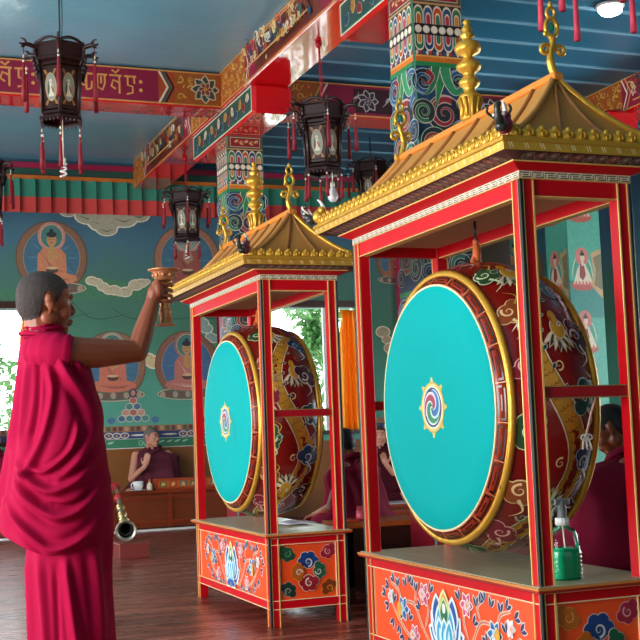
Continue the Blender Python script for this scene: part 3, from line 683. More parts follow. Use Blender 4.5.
def corner_beast(parent, x, y, sx, sy, dark):
    """little painted beast head at an eave corner"""
    bm = B()
    m = [mat('maroon_glaze', '8c2848', .35), mat('dark_glaze', '2c302c', .3), WHITE] if dark else [GOLD, mat('dark_glaze', '2c302c', .3), WHITE]
    z = 2.11
    ellipsoid(bm, (x, y, z+.035), (.03, .03, .035), mi=0); ellipsoid(bm, (x-sx*.012, y-sy*.012, z+.065), (.022, .022, .022), mi=0)
    tube(bm, smooth_pts([(x-sx*.02, y-sy*.02, z+.07), (x-sx*.012, y-sy*.012, z+.1), (x+sx*.002, y+sy*.002, z+.12)], 4), [.012*(1-i/11) for i in range(9)], 7, mi=2)
    tube(bm, smooth_pts([(x+sx*.02, y+sy*.02, z+.02), (x+sx*.05, y+sy*.05, z+.045), (x+sx*.06, y+sy*.06, z+.08), (x+sx*.045, y+sy*.045, z+.095)], 4), [.018]*5+[.012]*8, 7, mi=1)
    ellipsoid(bm, (x+sx*.03, y+sy*.03, z+.02), (.024, .024, .02), mi=1)
    for e in (-1, 1):
        tube(bm, smooth_pts([(x+sx*.03+e*.015, y+sy*.03-e*sx*sy*.015, z+.05), (x+sx*.045+e*.03, y+sy*.045-e*sx*sy*.03, z+.07), (x+sx*.05+e*.026, y+sy*.05-e*sx*sy*.026, z+.085)], 3), .005, 6, mi=1 if dark else 2)
        ellipsoid(bm, (x+sx*.05+e*.012, y+sy*.05-e*sx*sy*.012, z+.055), (.006, .006, .006), mi=2)
    return obj('corner_beast', bm, m, parent)

def drum_stand(loc, label, corners):
    r = empty('drum_stand', loc); tag(r, label, 'drum stand', 'roofed drum stands')
    t = .055
    # cabinet
    c = obj('cabinet_body', boxes((.012, SW-.012, .012, SL-.012, .1, .5)), ORANGE, r)
    bm = B()
    for z0, z1 in ((.1, .145), (.462, .503)):
        box(bm, .002, SW-.002, .002, .03, z0, z1); box(bm, .002, SW-.002, SL-.03, SL-.002, z0, z1); box(bm, .002, .03, .03, SL-.03, z0, z1); box(bm, SW-.03, SW-.002, .03, SL-.03, z0, z1)
    obj('panel_rails', bm, RED, r)
    bm = B()
    for z in (.098, .1455, .459, .497):
        box(bm, -.001, SW+.001, -.001, .003, z, z+.004); box(bm, -.001, .003, .003, SL, z, z+.004); box(bm, SW-.003, SW+.001, .003, SL, z, z+.004)
    for x in (t+.006, SW-t-.01): box(bm, x, x+.004, .006, .0125, .145, .462)
    for y in (t+.006, SL-t-.01): box(bm, .006, .0125, y, y+.004, .145, .462); box(bm, SW-.0125, SW-.006, y, y+.004, .145, .462)
    obj('gilt_lines', bm, CREAM, r)
    P = Paint(plane_map((.012, SL/2, 0), (0, -1, 0), (0, 0, 1), (-1, 0, 0))); lotus_panel(P); P.build('painted_lotus', PAINT, c)
    P = Paint(plane_map((SW-.012, SL/2, 0), (0, 1, 0), (0, 0, 1), (1, 0, 0))); lotus_panel(P); P.build('painted_lotus', PAINT, c)
    P = Paint(plane_map((SW/2, .012, 0), (1, 0, 0), (0, 0, 1), (0, -1, 0))); cloud_panel(P, corners, SW/2-t-.01); P.build('painted_clouds', PAINT, c)
    # table top
    bm = B(); box(bm, -.03, SW+.03, -.03, SL+.03, .503, .522, .003)
    tt = obj('table_top', bm, mat('table_edge_red', 'a01c14', .35), r)
    obj('top_surface', boxes((-.022, SW+.022, -.022, SL+.022, .522, .526)), GLAZE, tt)
    bm = B(); box(bm, -.0325, SW+.0325, -.0325, -.03, .514, .5215); box(bm, -.0325, -.03, -.03, SL+.0325, .514, .5215); box(bm, SW+.03, SW+.0325, -.03, SL+.0325, .514, .5215)
    obj('gilt_edge', bm, mat('orange_gilt', 'd88c3c', .4, .2), tt)
    # posts
    for (x, y, ox, oy) in ((0, 0, -1, -1), (SW-t, 0, 1, -1), (0, SL-t, -1, 1), (SW-t, SL-t, 1, 1)):
        p = obj('post', boxes((x, x+t, y, y+t, 0, 1.985), bev=.004), RED, r)
        bm = B(); cx, cy = (x if ox < 0 else x+t), (y if oy < 0 else y+t)
        box(bm, cx-.008, cx+.008, cy-.008, cy+.008, .0, 1.985, .003)
        obj('black_corner_bead', bm, BLACK, p)
        bm = B()
        for (a, b) in ((ox*.001-ox*.010, oy*.002), (ox*.002, oy*.001-oy*.010), (-ox*(t-.003), oy*.002), (ox*.002, -oy*(t-.003))):
            box(bm, cx+a-.0028, cx+a+.0028, cy+b-.0028, cy+b+.0028, .0, 1.984)
        obj('gilt_edging', bm, GOLDL, p)
    # header, middle rails, fretwork, cornice
    bm = B(); z0, z1 = 1.925, 1.985
    box(bm, t, SW-t, .004, .045, z0, z1); box(bm, t, SW-t, SL-.045, SL-.004, z0, z1); box(bm, .004, .045, t, SL-t, z0, z1); box(bm, SW-.045, SW-.004, t, SL-t, z0, z1)
    h = obj('header_frame', bm, RED, r)
    bm = B(); box(bm, t, SW-t, .001, .045, z0-.004, z0); box(bm, .001, .045, t, SL-t, z0-.004, z0); box(bm, SW-.045, SW-.001, t, SL-t, z0-.004, z0)
    obj('gilt_line', bm, GOLDL, h)
    for y in (.008, SL-.043):
        m = obj('middle_rail', boxes((t, SW-t, y, y+.035, 1.188, 1.226), bev=.002), DRED, r)
        obj('gilt_line', boxes((t, SW-t, y-.002, y+.037, 1.226, 1.230), (t, SW-t, y-.002, y+.037, 1.184, 1.188)), mat('dull_gilt', 'a88458', .4, .3), m)
    obj('inner_ceiling', boxes((.02, SW-.02, .02, SL-.02, 1.972, 1.985)), SOFF, r)
    fb = obj('fretwork_band', boxes((-.006, SW+.006, -.006, SL+.006, 1.985, 2.014)), CREAM, r)
    for k, (mp_, ln) in side_maps(.006).items():
        P = Paint(mp_); meander(P, -ln/2, ln/2, 1.9855, 2.0135, 'e4dcc4', '181414', .052, .0038); P.rect(-ln/2, 1.9852, ln/2, 1.9885, 'd8a850'); P.build('painted_meander', PAINT, fb)
    cn = obj('red_cornice', ring_loft(B(), [(-.01, 2.014), (.008, 2.014), (.056, 2.036), (.056, 2.040), (-.01, 2.044)]), RED, r)
    obj('gilt_line', ring_loft(B(), [(.055, 2.0355), (.0585, 2.0365), (.0585, 2.0405), (.055, 2.0405)]), GOLDL, cn)
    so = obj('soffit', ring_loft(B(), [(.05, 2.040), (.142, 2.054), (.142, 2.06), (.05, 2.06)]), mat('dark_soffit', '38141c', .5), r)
    mps = {'near': ((SW/2, -.056, 2.0405), (1, 0, 0), (0, -.988, .15), (0, -.15, -.988), SW), 'left': ((-.056, SL/2, 2.0405), (0, -1, 0), (-.988, 0, .15), (-.15, 0, -.988), SL)}
    for o, eu, ev, en, ln in mps.values():
        P = Paint(plane_map(o, eu, ev, en)); n = int(ln/.05)
        for i in range(n+2):
            u = -ln/2-.02+i*(ln+.04)/(n+1); c = ('2c3c44', '7c1c2c', '4c5450')[i % 3]
            P.ell(u, .042, .022, .034, 'a08c7c', 12); P.ell(u, .042, .018, .03, c, 12); P.ell(u, .05, .008, .014, 'b8a898', 8)
        P.build('painted_petals', PAINT, so)
    fa = obj('gold_fascia', ring_loft(B(), [(.13, 2.056), (.143, 2.054), (.146, 2.082), (.152, 2.086), (.152, 2.098), (.146, 2.104), (.10, 2.106)]), GOLD, r)
    for k, (mp_, ln) in side_maps(.147).items():
        if k in ('right', 'far'): continue
        P = Paint(mp_); n = int(ln/.062)
        for i in range(n):
            u = -ln/2+.03+i*(ln-.06)/(n-1)
            for e in (-.005, .005): P.stroke([(u+e-.004, 2.08), (u+e+.004, 2.06)], .0035, 'f8e4b0')
        P.build('painted_ticks', PAINT, fa)
    # crest of curled leaves along each eave
    for k in ('near', 'left', 'right', 'far'):
        mp_, ln = side_maps(.132)[k]; bm = B(); n = int(ln/.054)
        for i in range(n):
            u = -ln/2+.045+i*(ln-.09)/(n-1)
            c = Vector(mp_(u, 2.118, .0)); a = Vector(mp_(u, 2.118, .011)); ax = abs((a-c).y) > .005
            ellipsoid(bm, c, (.031, .012, .026) if ax else (.012, .031, .026), u=8, v=6)
            ellipsoid(bm, c+Vector((0, 0, .018))+(a-c)*.3, (.013, .013, .014), u=6, v=5)
            pts = [tuple(Vector(mp_(u+q*math.cos(w_), 2.118+q*math.sin(w_), .0115))) for q, w_ in [(.018*(1-j/13), 2.4-j*.62) for j in range(12)]]
            tube(bm, pts, .0034, 5)
        obj('leaf_crest', bm, GOLD, r, True)
    # roof
    E = .128; y0r, y1r = .1, SL-.085; zr = 2.405
    def zf(t): return 2.10+(zr-2.10)*(.42*t+.58*t*t)
    def ridge(p): return Vector((SW/2, min(max(p[1], y0r), y1r), 0))
    cs = [(-E, -E), (SW+E, -E), (SW+E, SL+E), (-E, SL+E)]
    rc = [(SW/2, y0r), (SW/2, y0r), (SW/2, y1r), (SW/2, y1r)]
    for s in range(4):
        a, b = Vector(cs[s]), Vector(cs[(s+1) % 4]); ra, rb = Vector(rc[s]), Vector(rc[(s+1) % 4])
        bm = B(); U, V = 12, 10
        def pt(u, t, dz=0):
            e = a.lerp(b, u); q = ra.lerp(rb, u); p = e.lerp(q, t); return Vector((p.x, p.y, zf(t)+dz))
        g = [[bm.verts.new(pt(i/U, j/V)) for i in range(U+1)] for j in range(V+1)]
        for j in range(V):
            for i in range(U):
                if (g[j][i].co-g[j][i+1].co).length < 1e-6: continue
                try: f = bm.faces.new((g[j][i], g[j][i+1], g[j+1][i+1], g[j+1][i])); f.smooth = True
                except ValueError: pass
        bmesh.ops.remove_doubles(bm, verts=bm.verts[:], dist=1e-5)
        sl = obj('roof_slope', bm, GOLDR, r)
        long = s in (1, 3); bm = B()
        for u in ([.1, .26, .42, .58, .74, .9] if long else [.33, .67]):
            obj('roof_rib', tube(B(), [pt(u, j/10*.985, .004) for j in range(11)], .0105, 6), mat('dark_brown_rib', '96602c', .5), sl)  # ribs in a darker brown than the slopes
        bm = B(); tube(bm, [pt(0, j/12, .008) for j in range(13)], .013, 8); obj('hip_ridge', bm, GOLD if s == 1 else GOLDR, r)  # near-right hip gets the brighter gold, its lit look put into the colour
    obj('ridge_cap', boxes((SW/2-.02, SW/2+.02, y0r-.03, y1r+.03, zr-.012, zr+.018), bev=.005), mat('orange_ridge_paint', 'd8832c', .45), r)
    gold_finial(r, (SW/2, y0r-.0, zr+.012), -1); gold_finial(r, (SW/2, y1r, zr+.012), 1)
    bm = B()
    lathe(bm, [(.0, 0), (.044, 0), (.04, .02), (.036, .055), (.046, .095), (.05, .105), (.042, .115), (.028, .125), (.026, .14), (.042, .155), (.048, .17), (.034, .185), (.024, .2), (.03, .21), (.05, .225), (.056, .24), (.046, .255), (.026, .268), (.022, .285), (.052, .3), (.06, .32), (.05, .342), (.024, .355), (.022, .365), (.034, .375), (.024, .388), (.018, .395), (.026, .405), (.016, .418), (.012, .428), (.018, .436), (.01, .448), (0, .452)], n=20)
    for k in range(10):
        a = k*TAU/10; tube(bm, [(.041*math.cos(a), .041*math.sin(a), .01), (.04*math.cos(a), .04*math.sin(a), .05), (.052*math.cos(a), .052*math.sin(a), .098)], .007, 5)
    obj('ridge_vase', bm, GOLD, r, loc=(SW/2, SL*.49, zr+.005))
    for (x, y, sx, sy, dk) in ((-E, -E, -1, -1, True), (SW+E, -E, 1, -1, True), (-E, SL+E, -1, 1, False), (SW+E, SL+E, 1, 1, False)):
        corner_beast(r, x, y, sx, sy, dk)
    return r
ST1 = drum_stand((2.254, 3.731, 0), 'nearest red and gold roofed drum stand, green spray bottle on its table top',
    [(-1, 1, 'c06820', 'e8963c'), (1, 1, 'a01c3c', 'e8a0a0'), (-1, -1, '1c3c34', '8ca08c'), (1, -1, 'b85c14', 'e08428')])
ST2 = drum_stand((2.197, 6.554, 0), 'farther red and gold roofed drum stand in the middle, white paper on its table top',
    [(-1, 1, '144c34', '5c8c64'), (1, 1, 'a01830', 'e8a0a0'), (-1, -1, '14342c', '8c9c8c'), (1, -1, '7c3410', 'e08428')])

# ================================================================== DRUMS
DR, DC = .507, (SL/2, 1.18)
def drum_R(x):
    t = (x-.235)/.185
    return .61-.057*min(1, abs(t))**2.2
def drum(loc, label, seed):
    r = empty('temple_drum', loc); tag(r, label, 'drum', 'large turquoise-faced drums')
    cy, cz = DC
    bm = B(); lathe(bm, [(drum_R(x), x) for x in np.linspace(.05, .42, 22)], (0, cy, cz), 96, 'x')
    bd = obj('barrel', bm, DRUMR, r)
    bm = B(); lathe(bm, [(0, -.004), (.2, -.003), (.4, -.001), (DR-.004, .002), (DR, .006)], (0, cy, cz), 96, 'x'); hd = obj('drumhead', bm, TEAL, r)
    bm = B(); lathe(bm, [(DR, .004), (DR+.006, .003), (DR+.007, .008)], (0, cy, cz), 96, 'x'); obj('pale_edge', bm, CREAM, hd)
    bm = B(); lathe(bm, [(0, .474), (DR, .464)], (0, cy, cz), 96, 'x'); obj('drumhead', bm, TEAL, r)
    for x, sx in ((.045, 1), (.425, -1)):
        bm = B(); tube(bm, [(x+sx*.004, cy+.556*math.cos(a), cz+.556*math.sin(a)) for a in np.linspace(0, TAU, 97)], .0165, 8, False); obj('gold_hoop', bm, GOLD, r)
        xe = .006 if sx > 0 else .464; xi = .036 if sx > 0 else .434
        bm = B(); lathe(bm, [(DR+.004, xe), (.548, xi)], (0, cy, cz), 96, 'x'); br = obj('red_rim', bm, mat('brick_red_rim', 'a83420', .35), r)
        def fm(u, v, h, xe=xe, xi=xi, sx=sx):
            R = DR+.004+(.548-DR-.004)*v; x = xe+(xi-xe)*v-sx*h*.6; R += h*.8; a = u/.53
            return (x, cy-R*math.sin(a), cz+R*math.cos(a))
        P = Paint(fm); n = 22; w = TAU*.53/n
        for i in range(n):
            a = i*w; q = lambda x, y: (a+x*w, y)
            for v in (.18, .82):
                P.stroke([q(j/4*.88+.06, v) for j in range(5)], .0001, '201010')
            s_ = lambda pts, ww: P._add([p for p0, p1 in zip(pts, pts[1:]) for p in ((p0[0], p0[1]-ww), (p0[0], p0[1]+ww), (p1[0], p1[1]+ww), (p1[0], p1[1]-ww))], [(4*k, 4*k+1, 4*k+2, 4*k+3) for k in range(len(pts)-1)], '241010')
            s_([q(.06+.8*j/4, .2) for j in range(5)], .06); s_([q(.14+.8*j/4, .8) for j in range(5)], .06); s_([q(.3+.4*j/3, .5) for j in range(4)], .05)
            P._add([q(.06, .14), q(.12, .14), q(.12, .6), q(.06, .6)], [(0, 1, 2, 3)], '241010'); P._add([q(.88, .4), q(.94, .4), q(.94, .86), q(.88, .86)], [(0, 1, 2, 3)], '241010')
            P._add([q(.98, 0), q(1.0, 0), q(1.0, 1), q(.98, 1)], [(0, 1, 2, 3)], 'd8a068')
        P.build('painted_meander', PGLOSS, br)
    # emblem
    P = Paint(plane_map((-.0045, cy, cz), (0, -1, 0), (0, 0, 1), (-1, 0, 0)))
    for k in range(8):
        a = k*PI/4; P.leaf(.085*math.cos(a), .085*math.sin(a), .036, .02, a, 'd0b850'); P.ell(.12*math.cos(a), .118*math.sin(a), .009, .009, 'd8c468', 8)
    P.ell(0, 0, .106, .106, 'c8a838', 40); P.ell(0, 0, .099, .099, 'e0cc78', 40); P.ell(0, 0, .088, .088, 'f0ecec', 40); P.ell(0, 0, .083, .083, '1c2c50', 40)
    for k, (c, d) in enumerate((('2468a8', '9cc4e0'), ('a02040', 'e8b0c0'), ('1c7c54', 'a0d8b8'))):
        a0 = PI/2+k*TAU/3
        arm = [(.071*(1-i/26)*math.cos(a0-i*.17), .071*(1-i/26)*math.sin(a0-i*.17)) for i in range(22)]
        P.stroke(arm, [.05*math.sin(PI*(.12+.84*(1-i/22)))**.8 for i in range(22)], 'f0ecec')
        P.stroke(arm, [.04*math.sin(PI*(.12+.84*(1-i/22)))**.8 for i in range(22)], d); P.stroke(arm, [.026*math.sin(PI*(.12+.84*(1-i/22)))**.8 for i in range(22)], c)
    P.ell(0, 0, .006, .006, 'f0ecec', 8)
    P.build('swirling_emblem', PAINT, hd)
    if seed == 5:
        P = Paint(plane_map((-.0045, cy, cz), (0, -1, 0), (0, 0, 1), (-1, 0, 0)))
        P.stroke(smooth_pts([(.13, .06), (.17, -.02), (.19, -.11), (.215, -.18)], 6), .008, '106068', 2); P.stroke([(.2, -.06), (.21, -.13)], .005, '106068', 2)
        P.build('scratch_mark', PAINT, hd)
    # barrel painting: gold dragon among clouds
    def bmap(u, v, h):
        R = drum_R(v)+h; a = u; return (v, cy-R*math.sin(a), cz+R*math.cos(a))
    class PB(Paint):  # u is an angle: scale widths so that shapes keep their form
        pass
    S = 1/.59
    P = PB(lambda u, v, h: bmap(u*S, v, h+.0008)); rnd = random.Random(seed); C = TAU*.59
    gd, ln = 'b8862c', 'e8d8b4'
    body = [(C*i/90, .235+.085*math.sin(i/90*TAU*4)) for i in range(8, 86)]
    for k, (w_, c) in enumerate(((.1, ln), (.088, '9c7020'), (.075, gd))):
        P.stroke(body, [w_*math.sin(PI*(.1+.85*j/77))**.35 for j in range(78)], c)
    for j in range(2, 76):
        (x, y), (x2, y2) = body[j], body[min(j+1, 77)]; a = math.atan2(y2-y, x2-x)
        for e in (-.02, 0, .02): P.ring(x-e*math.sin(a), y+e*math.cos(a), .009, .009, .0025, '6c4414', 8, a-1.6, a+1.6)
        if j % 2 == 0: P.leaf(x-.034*math.sin(a), y+.034*math.cos(a), .026, .008, a+2.2, '1c4c54', 'd8d0b0')
    for (ang, v, fl) in ((.55, .2, 1), (1.1, .27, 1), (2.3, .22, -1), (3.6, .26, 1)):   # head and manes
        x = ang*.59
        for k in range(9): P.leaf(x, v, .09, .011, -.9+k*.26+(PI if fl < 0 else 0), ('e8e0c8', '2c3c3c')[k % 2], 'c8b890')
        P.ell(x, v, .045, .035, ln, 14); P.ell(x, v, .04, .031, 'c8962c', 14); P.ell(x-.02*fl, v+.012, .012, .009, 'f4f0e0', 10); P.ell(x-.02*fl, v+.012, .005, .005, '101010', 8)
        P.ell(x-.05*fl, v-.008, .03, .018, 'c8962c', 12); P.stroke([(x-.075*fl, v-.008), (x-.04*fl, v-.02), (x-.02*fl, v-.012)], .006, 'a01818', 2)
    for (ang, v) in ((.9, .12), (1.75, .33), (2.6, .14), (3.3, .34), (5.2, .13)):     # claws
        x = ang*.59; P.stroke(smooth_pts([(x, v), (x+.05, v+.03), (x+.08, v)], 4), .024, gd, 2)
        for k in range(4): P.stroke([(x+.08, v), (x+.11, v-.03+.02*k)], .007, 'f0e8d0', 1)
    cl = (('7c1c2c', 'e8a8a0'), ('1c3034', 'c8d0c8'), ('2c4c30', 'c8d8a8'), ('1c3c5c', 'c0c8d0'), ('8c4420', 'e8c890'), ('4c1420', 'd8d0c0'))
    for i in range(30):
        ang = .1+i*.2075; v = (.115, .35)[i % 2]+.015*rnd.uniform(-1, 1); c = cl[i % 6]
        P.cloud(ang*.59, v, .058+.02*rnd.random(), c[0], c[1], rnd.random()*6, rnd.choice((-1, 1)))
        P.stroke(smooth_pts([(ang*.59+.04, v), (ang*.59+.09, v+.03), (ang*.59+.13, v-.01)], 4), .014, c[1], 1)
        P.stroke(smooth_pts([(ang*.59-.03, v+.03), (ang*.59-.07, v+.05), (ang*.59-.1, v+.01)], 4), .01, 'c8963c', 1)
        v3 = .235+.1*math.sin(i*2.1); P.spiral(ang*.59, v3, .022, 1.3, .008, ('e0c890', 'b8503c', '88a090')[i % 3], i)
    P.build('painted_dragon', PGLOSS, bd)
    # suspension
    bm = B(); tube(bm, [(.235, cy, 1.99), (.235, cy, 1.9)], .006, 8); tube(bm, [(.235, cy+.016*math.cos(a), 1.885+.016*math.sin(a)) for a in np.linspace(0, TAU, 16)], .005, 6, False); obj('iron_hook', bm, BLACK, r)
    bm = B(); tube(bm, smooth_pts([(.2, cy-.03, 1.785), (.225, cy-.01, 1.83), (.235, cy, 1.885), (.245, cy+.01, 1.83), (.27, cy+.03, 1.785)], 5), .012, 8)
    tube(bm, [(.235, cy-.005, 1.87), (.228, cy-.02, 1.82), (.222, cy-.028, 1.79)], [.016, .02, .012], 8)
    obj('hanging_strap', bm, mat('orange_strap', 'c8622c', .6), r)
    return r
drum((2.254, 3.731, 0), 'large turquoise-faced drum in the nearest stand, behind the green spray bottle', 3)
drum((2.197, 6.554, 0), 'smaller-looking turquoise-faced drum in the farther stand, with a dark scratch on its face', 5)

# ================================================================== LANTERNS
def tassel(parent, p, cord, length, m, w=.012):
    o = obj('tassel', lathe(tube(B(), [(p[0], p[1], p[2]), (p[0], p[1], p[2]-cord)], .0025, 5), [(0, -cord+.02), (w*.7, -cord+.012), (w*.75, -cord-.01), (w*.5, -cord-.02), (w, -cord-.05), (w*1.15, -cord-length*.6), (w*1.35, -cord-length), (0, -cord-length*.97)], p, 9), m, parent)
    obj('pale_bead', ellipsoid(ellipsoid(B(), (p[0], p[1], p[2]-cord+.025), (w*.62, w*.62, .011), u=8, v=6), (p[0], p[1], p[2]-cord*.55), (w*.42, w*.42, .014), u=8, v=6), IVORY, o)
    return o
def lantern(loc, top, label, outer=(.14, .22), lower=(.12, .2), tm=TASS, bulb=None, rot=-.2):
    r = empty('hanging_lantern', loc, rot); r.scale = (1.12, 1.12, 1.0); tag(r, label, 'lantern', 'carved hexagonal hanging lanterns')
    A = [i*PI/3 - PI/2 for i in range(6)]
    pt = lambda R, a, z: (R*math.cos(a), R*math.sin(a), z)
    def hexring(bm, prof):
        R = [[bm.verts.new(pt(q, a, z)) for a in A] for q, z in prof]
        for a, b in zip(R, R[1:]):
            for j in range(6): bm.faces.new((a[j], a[(j+1) % 6], b[(j+1) % 6], b[j]))
        return R
    bm = B(); R = hexring(bm, [(.12, .235), (.15, .285), (.175, .29), (.175, .275), (.165, .265), (.165, .19), (.175, .18), (.175, .165), (.14, .15), (.1, .15)]); 
    for j in range(6):                                             # scalloped top of each side
        a, b = Vector(pt(.17, A[j], .285)), Vector(pt(.17, A[(j+1) % 6], .285)); n = ((a+b)/2); n.z = 0; n.normalize()
        tube(bm, [a.lerp(b, t)+Vector((0, 0, .035*math.sin(PI*t))) for t in np.linspace(0, 1, 9)], .012, 6)
    obj('top_tier', bm, LANT, r)
    bm = B(); hexring(bm, [(.1, .15), (.142, .15), (.142, .13), (.128, .125)]); hexring(bm, [(.118, -.2), (.132, -.205), (.138, -.225), (.12, -.235), (.1, -.235)])
    for a in A: tube(bm, [pt(.148, a, .16), pt(.14, a, 0), pt(.128, a, -.22)], .011, 6)
    for j in range(6):
        for z, q in ((.1, .135), (-.17, .122)):
            tube(bm, [pt(q, A[j], z), pt(q, A[(j+1) % 6], z)], .006, 5)
    obj('lantern_frame', bm, LANT, r)
    bm = B(); hexring(bm, [(.12, -.235), (.15, -.245), (.152, -.262), (.13, -.275), (.128, -.262)])
    for j in range(6):
        a, b = Vector(pt(.145, A[j], -.265)), Vector(pt(.145, A[(j+1) % 6], -.265))
        for k in range(5): c = a.lerp(b, (k+.5)/5); tube(bm, [c+Vector((0, 0, .01)), c-Vector((0, 0, .022))], [.009, .003], 5)
    obj('lower_tier', bm, LANT, r)
    for j in range(6):
        for z0, z1, q0, q1 in ((-.19, .12, .121, .136), (.2, .255, .158, .158)):
            a0, a1 = A[j], A[(j+1) % 6]; c = [Vector(pt(q0, a0, z0)), Vector(pt(q0, a1, z0)), Vector(pt(q1, a1, z1)), Vector(pt(q1, a0, z1))]
            nn = (c[1]-c[0]).cross(c[3]-c[0]).normalized()
            bm = B(); v = [bm.verts.new(p-nn*.001) for p in c]; w_ = [bm.verts.new(p-nn*.004) for p in c]
            bm.faces.new(v); bm.faces.new(w_[::-1])
            for k in range(4): bm.faces.new((v[k], w_[k], w_[(k+1) % 4], v[(k+1) % 4]))
            po = obj('painted_pane', bm, mat('dark_pane', '342018', .3), r)
            m0 = (c[0]+c[1]+c[2]+c[3])/4; eu = (c[1]-c[0]).normalized(); ev = (c[3]-c[0]).normalized(); H = (c[3]-c[0]).length
            P = Paint(plane_map(m0, eu, ev, nn))
            if H > .1:
                P.ell(0, 0, .042, .105, 'c8a070', 20); P.ell(0, 0, .037, .1, '8c9484', 20)
                P.poly([(-.02, -.07), (.02, -.07), (.014, .0), (.006, .03), (-.01, .03), (-.016, 0)], 'd8d4b4'); P.ell(0, .045, .01, .013, 'e0c8a8', 8); P.leaf(-.02, -.06, .1, .009, 1.5, '3c5444'); P.leaf(.018, -.05, .07, .008, 1.8, 'a0584c')
                for e in (-1, 1): P.leaf(e*.045, -.14, .06, .01, PI/2+e*.4, 'a06c3c'); P.leaf(e*.045, .14, .06, .01, -PI/2-e*.4, 'a06c3c')
            else: P.ell(0, 0, .055, .02, '7c9484', 16); P.leaf(-.03, 0, .06, .007, .2, 'c0b490')
            P.build('pane_picture', PAINT, po)
    for a in A:
        bm = B()
        tube(bm, smooth_pts([pt(.15, a, .13), pt(.175, a, .2), pt(.18, a, .25), pt(.22, a, .268), pt(.262, a, .262)], 4), [.012]*9+[.017]*5+[.013]*3, 6)
        tube(bm, smooth_pts([pt(.235, a, .275), pt(.25, a, .3), pt(.275, a, .305)], 3), [.012, .011, .01, .008, .006, .005, .003], 5)
        tube(bm, [pt(.255, a, .258), pt(.285, a, .268)], [.012, .006], 5); tube(bm, [pt(.25, a, .25), pt(.275, a, .24)], [.009, .004], 5)
        for k in range(4): ellipsoid(bm, pt(.165+.008*k, a, .08+.03*k), (.014, .014, .02), u=6, v=5)
        obj('dragon_bracket', bm, LANT, r)
        tassel(r, pt(.258, a, .245), outer[0], outer[1], tm)
        tassel(r, pt(.138, a, -.27), lower[0], lower[1], tm, .011)
    bm = B(); tube(bm, [(0, 0, .29), (0, 0, top-loc[2])], .005, 6); tube(bm, [(.012, 0, .29), (.018, 0, (top-loc[2])*.6), (0.004, 0, top-loc[2])], .003, 5)
    lathe(bm, [(0, .34), (.02, .335), (.03, .3), (.05, .285), (.1, .26)], n=12)
    if top < 4.4: lathe(bm, [(0, top-loc[2]), (.022, top-loc[2]), (.026, top-loc[2]-.02), (.015, top-loc[2]-.045), (0, top-loc[2]-.05)], n=12)
    obj('hanging_cord', bm, BLACK if top > 4.4 else DRED, r)
    if bulb:
        bx, bz, kind = bulb
        bm = B(); tube(bm, [(bx, -.02, -.2), (bx, -.02, bz+.07)], .004, 6); lathe(bm, [(0, bz+.09), (.016, bz+.085), (.017, bz+.05), (0, bz+.048)], (bx, -.02, 0), 12); f = obj('lamp_flex', bm, IVORY, r)
        if kind == 'cfl':
            bm = B(); tube(bm, [(bx+.018*math.cos(t), -.02+.018*math.sin(t), bz+.045-.006*t) for t in np.linspace(0, 5*TAU/2, 40)], .0075, 6); lathe(bm, [(0, bz+.055), (.022, bz+.05), (.022, bz+.03), (0, bz+.03)], (bx, -.02, 0), 12)
        else:
            bm = B(); lathe(bm, [(0, bz-.075), (.02, bz-.072), (.036, bz-.05), (.04, bz-.03), (.034, bz-.005), (.02, bz+.03), (.014, bz+.055), (0, bz+.055)], (bx, -.02, 0), 16)
        obj('bulb', bm, CERAM, f)
    return r
lantern((1.40, 8.6, 3.66), 4.6, 'large hanging lantern with red tassels in front of the gold script beam', outer=(.13, .27), lower=(.14, .22), bulb=(0.01, -.62, 'cfl'))
lantern((3.53, 8.85, 3.43), 4.25, 'dark hanging lantern with a white pear-shaped bulb, between the two swirl-painted columns', outer=(.12, .24), lower=(.05, .16), bulb=(.06, -.43, 'pear'))
lantern((3.50, 13.0, 3.55), 4.25, 'small distant lantern in front of the dark red mural figure, beside the farther column', outer=(.12, .22), lower=(.05, .14), bulb=(0, -.42, 'cfl'))
lantern((5.80, 13.0, 4.0), 4.6, 'small distant lantern half hidden behind the near drum roof, with two thin cords', outer=(.12, .22), lower=(.05, .14))
lantern((1.33, 13.0, 3.78), 4.6, 'distant lantern cut by the left edge of the photo, below the large lantern', outer=(.12, .3), lower=(.1, .22))
lantern((3.5, 4.95, 3.62), 4.25, 'nearest lantern above the right drum roof, only its pink tassels showing', outer=(.5, .27), lower=(.0, .08), tm=TASSP)
# lit ceiling lamp
r = empty('ceiling_lamp', (5.95, 8.25, 4.585)); tag(r, 'round lit white ceiling lamp on the blue ceiling at the upper right', 'lamp')
obj('lamp_base', lathe(B(), [(0, 0), (.12, 0), (.12, -.02), (0, -.02)], n=24), WHITE, r)
em = bpy.data.materials.new('lit_lamp_glass'); em.use_nodes = True
em.node_tree.nodes['Principled BSDF'].inputs['Emission Color'].default_value = (1, 1, .97, 1); em.node_tree.nodes['Principled BSDF'].inputs['Emission Strength'].default_value = 14
obj('lamp_dome', lathe(B(), [(.1, -.02), (.1, -.05), (.08, -.075), (.04, -.09), (0, -.093)], n=24), em, r)

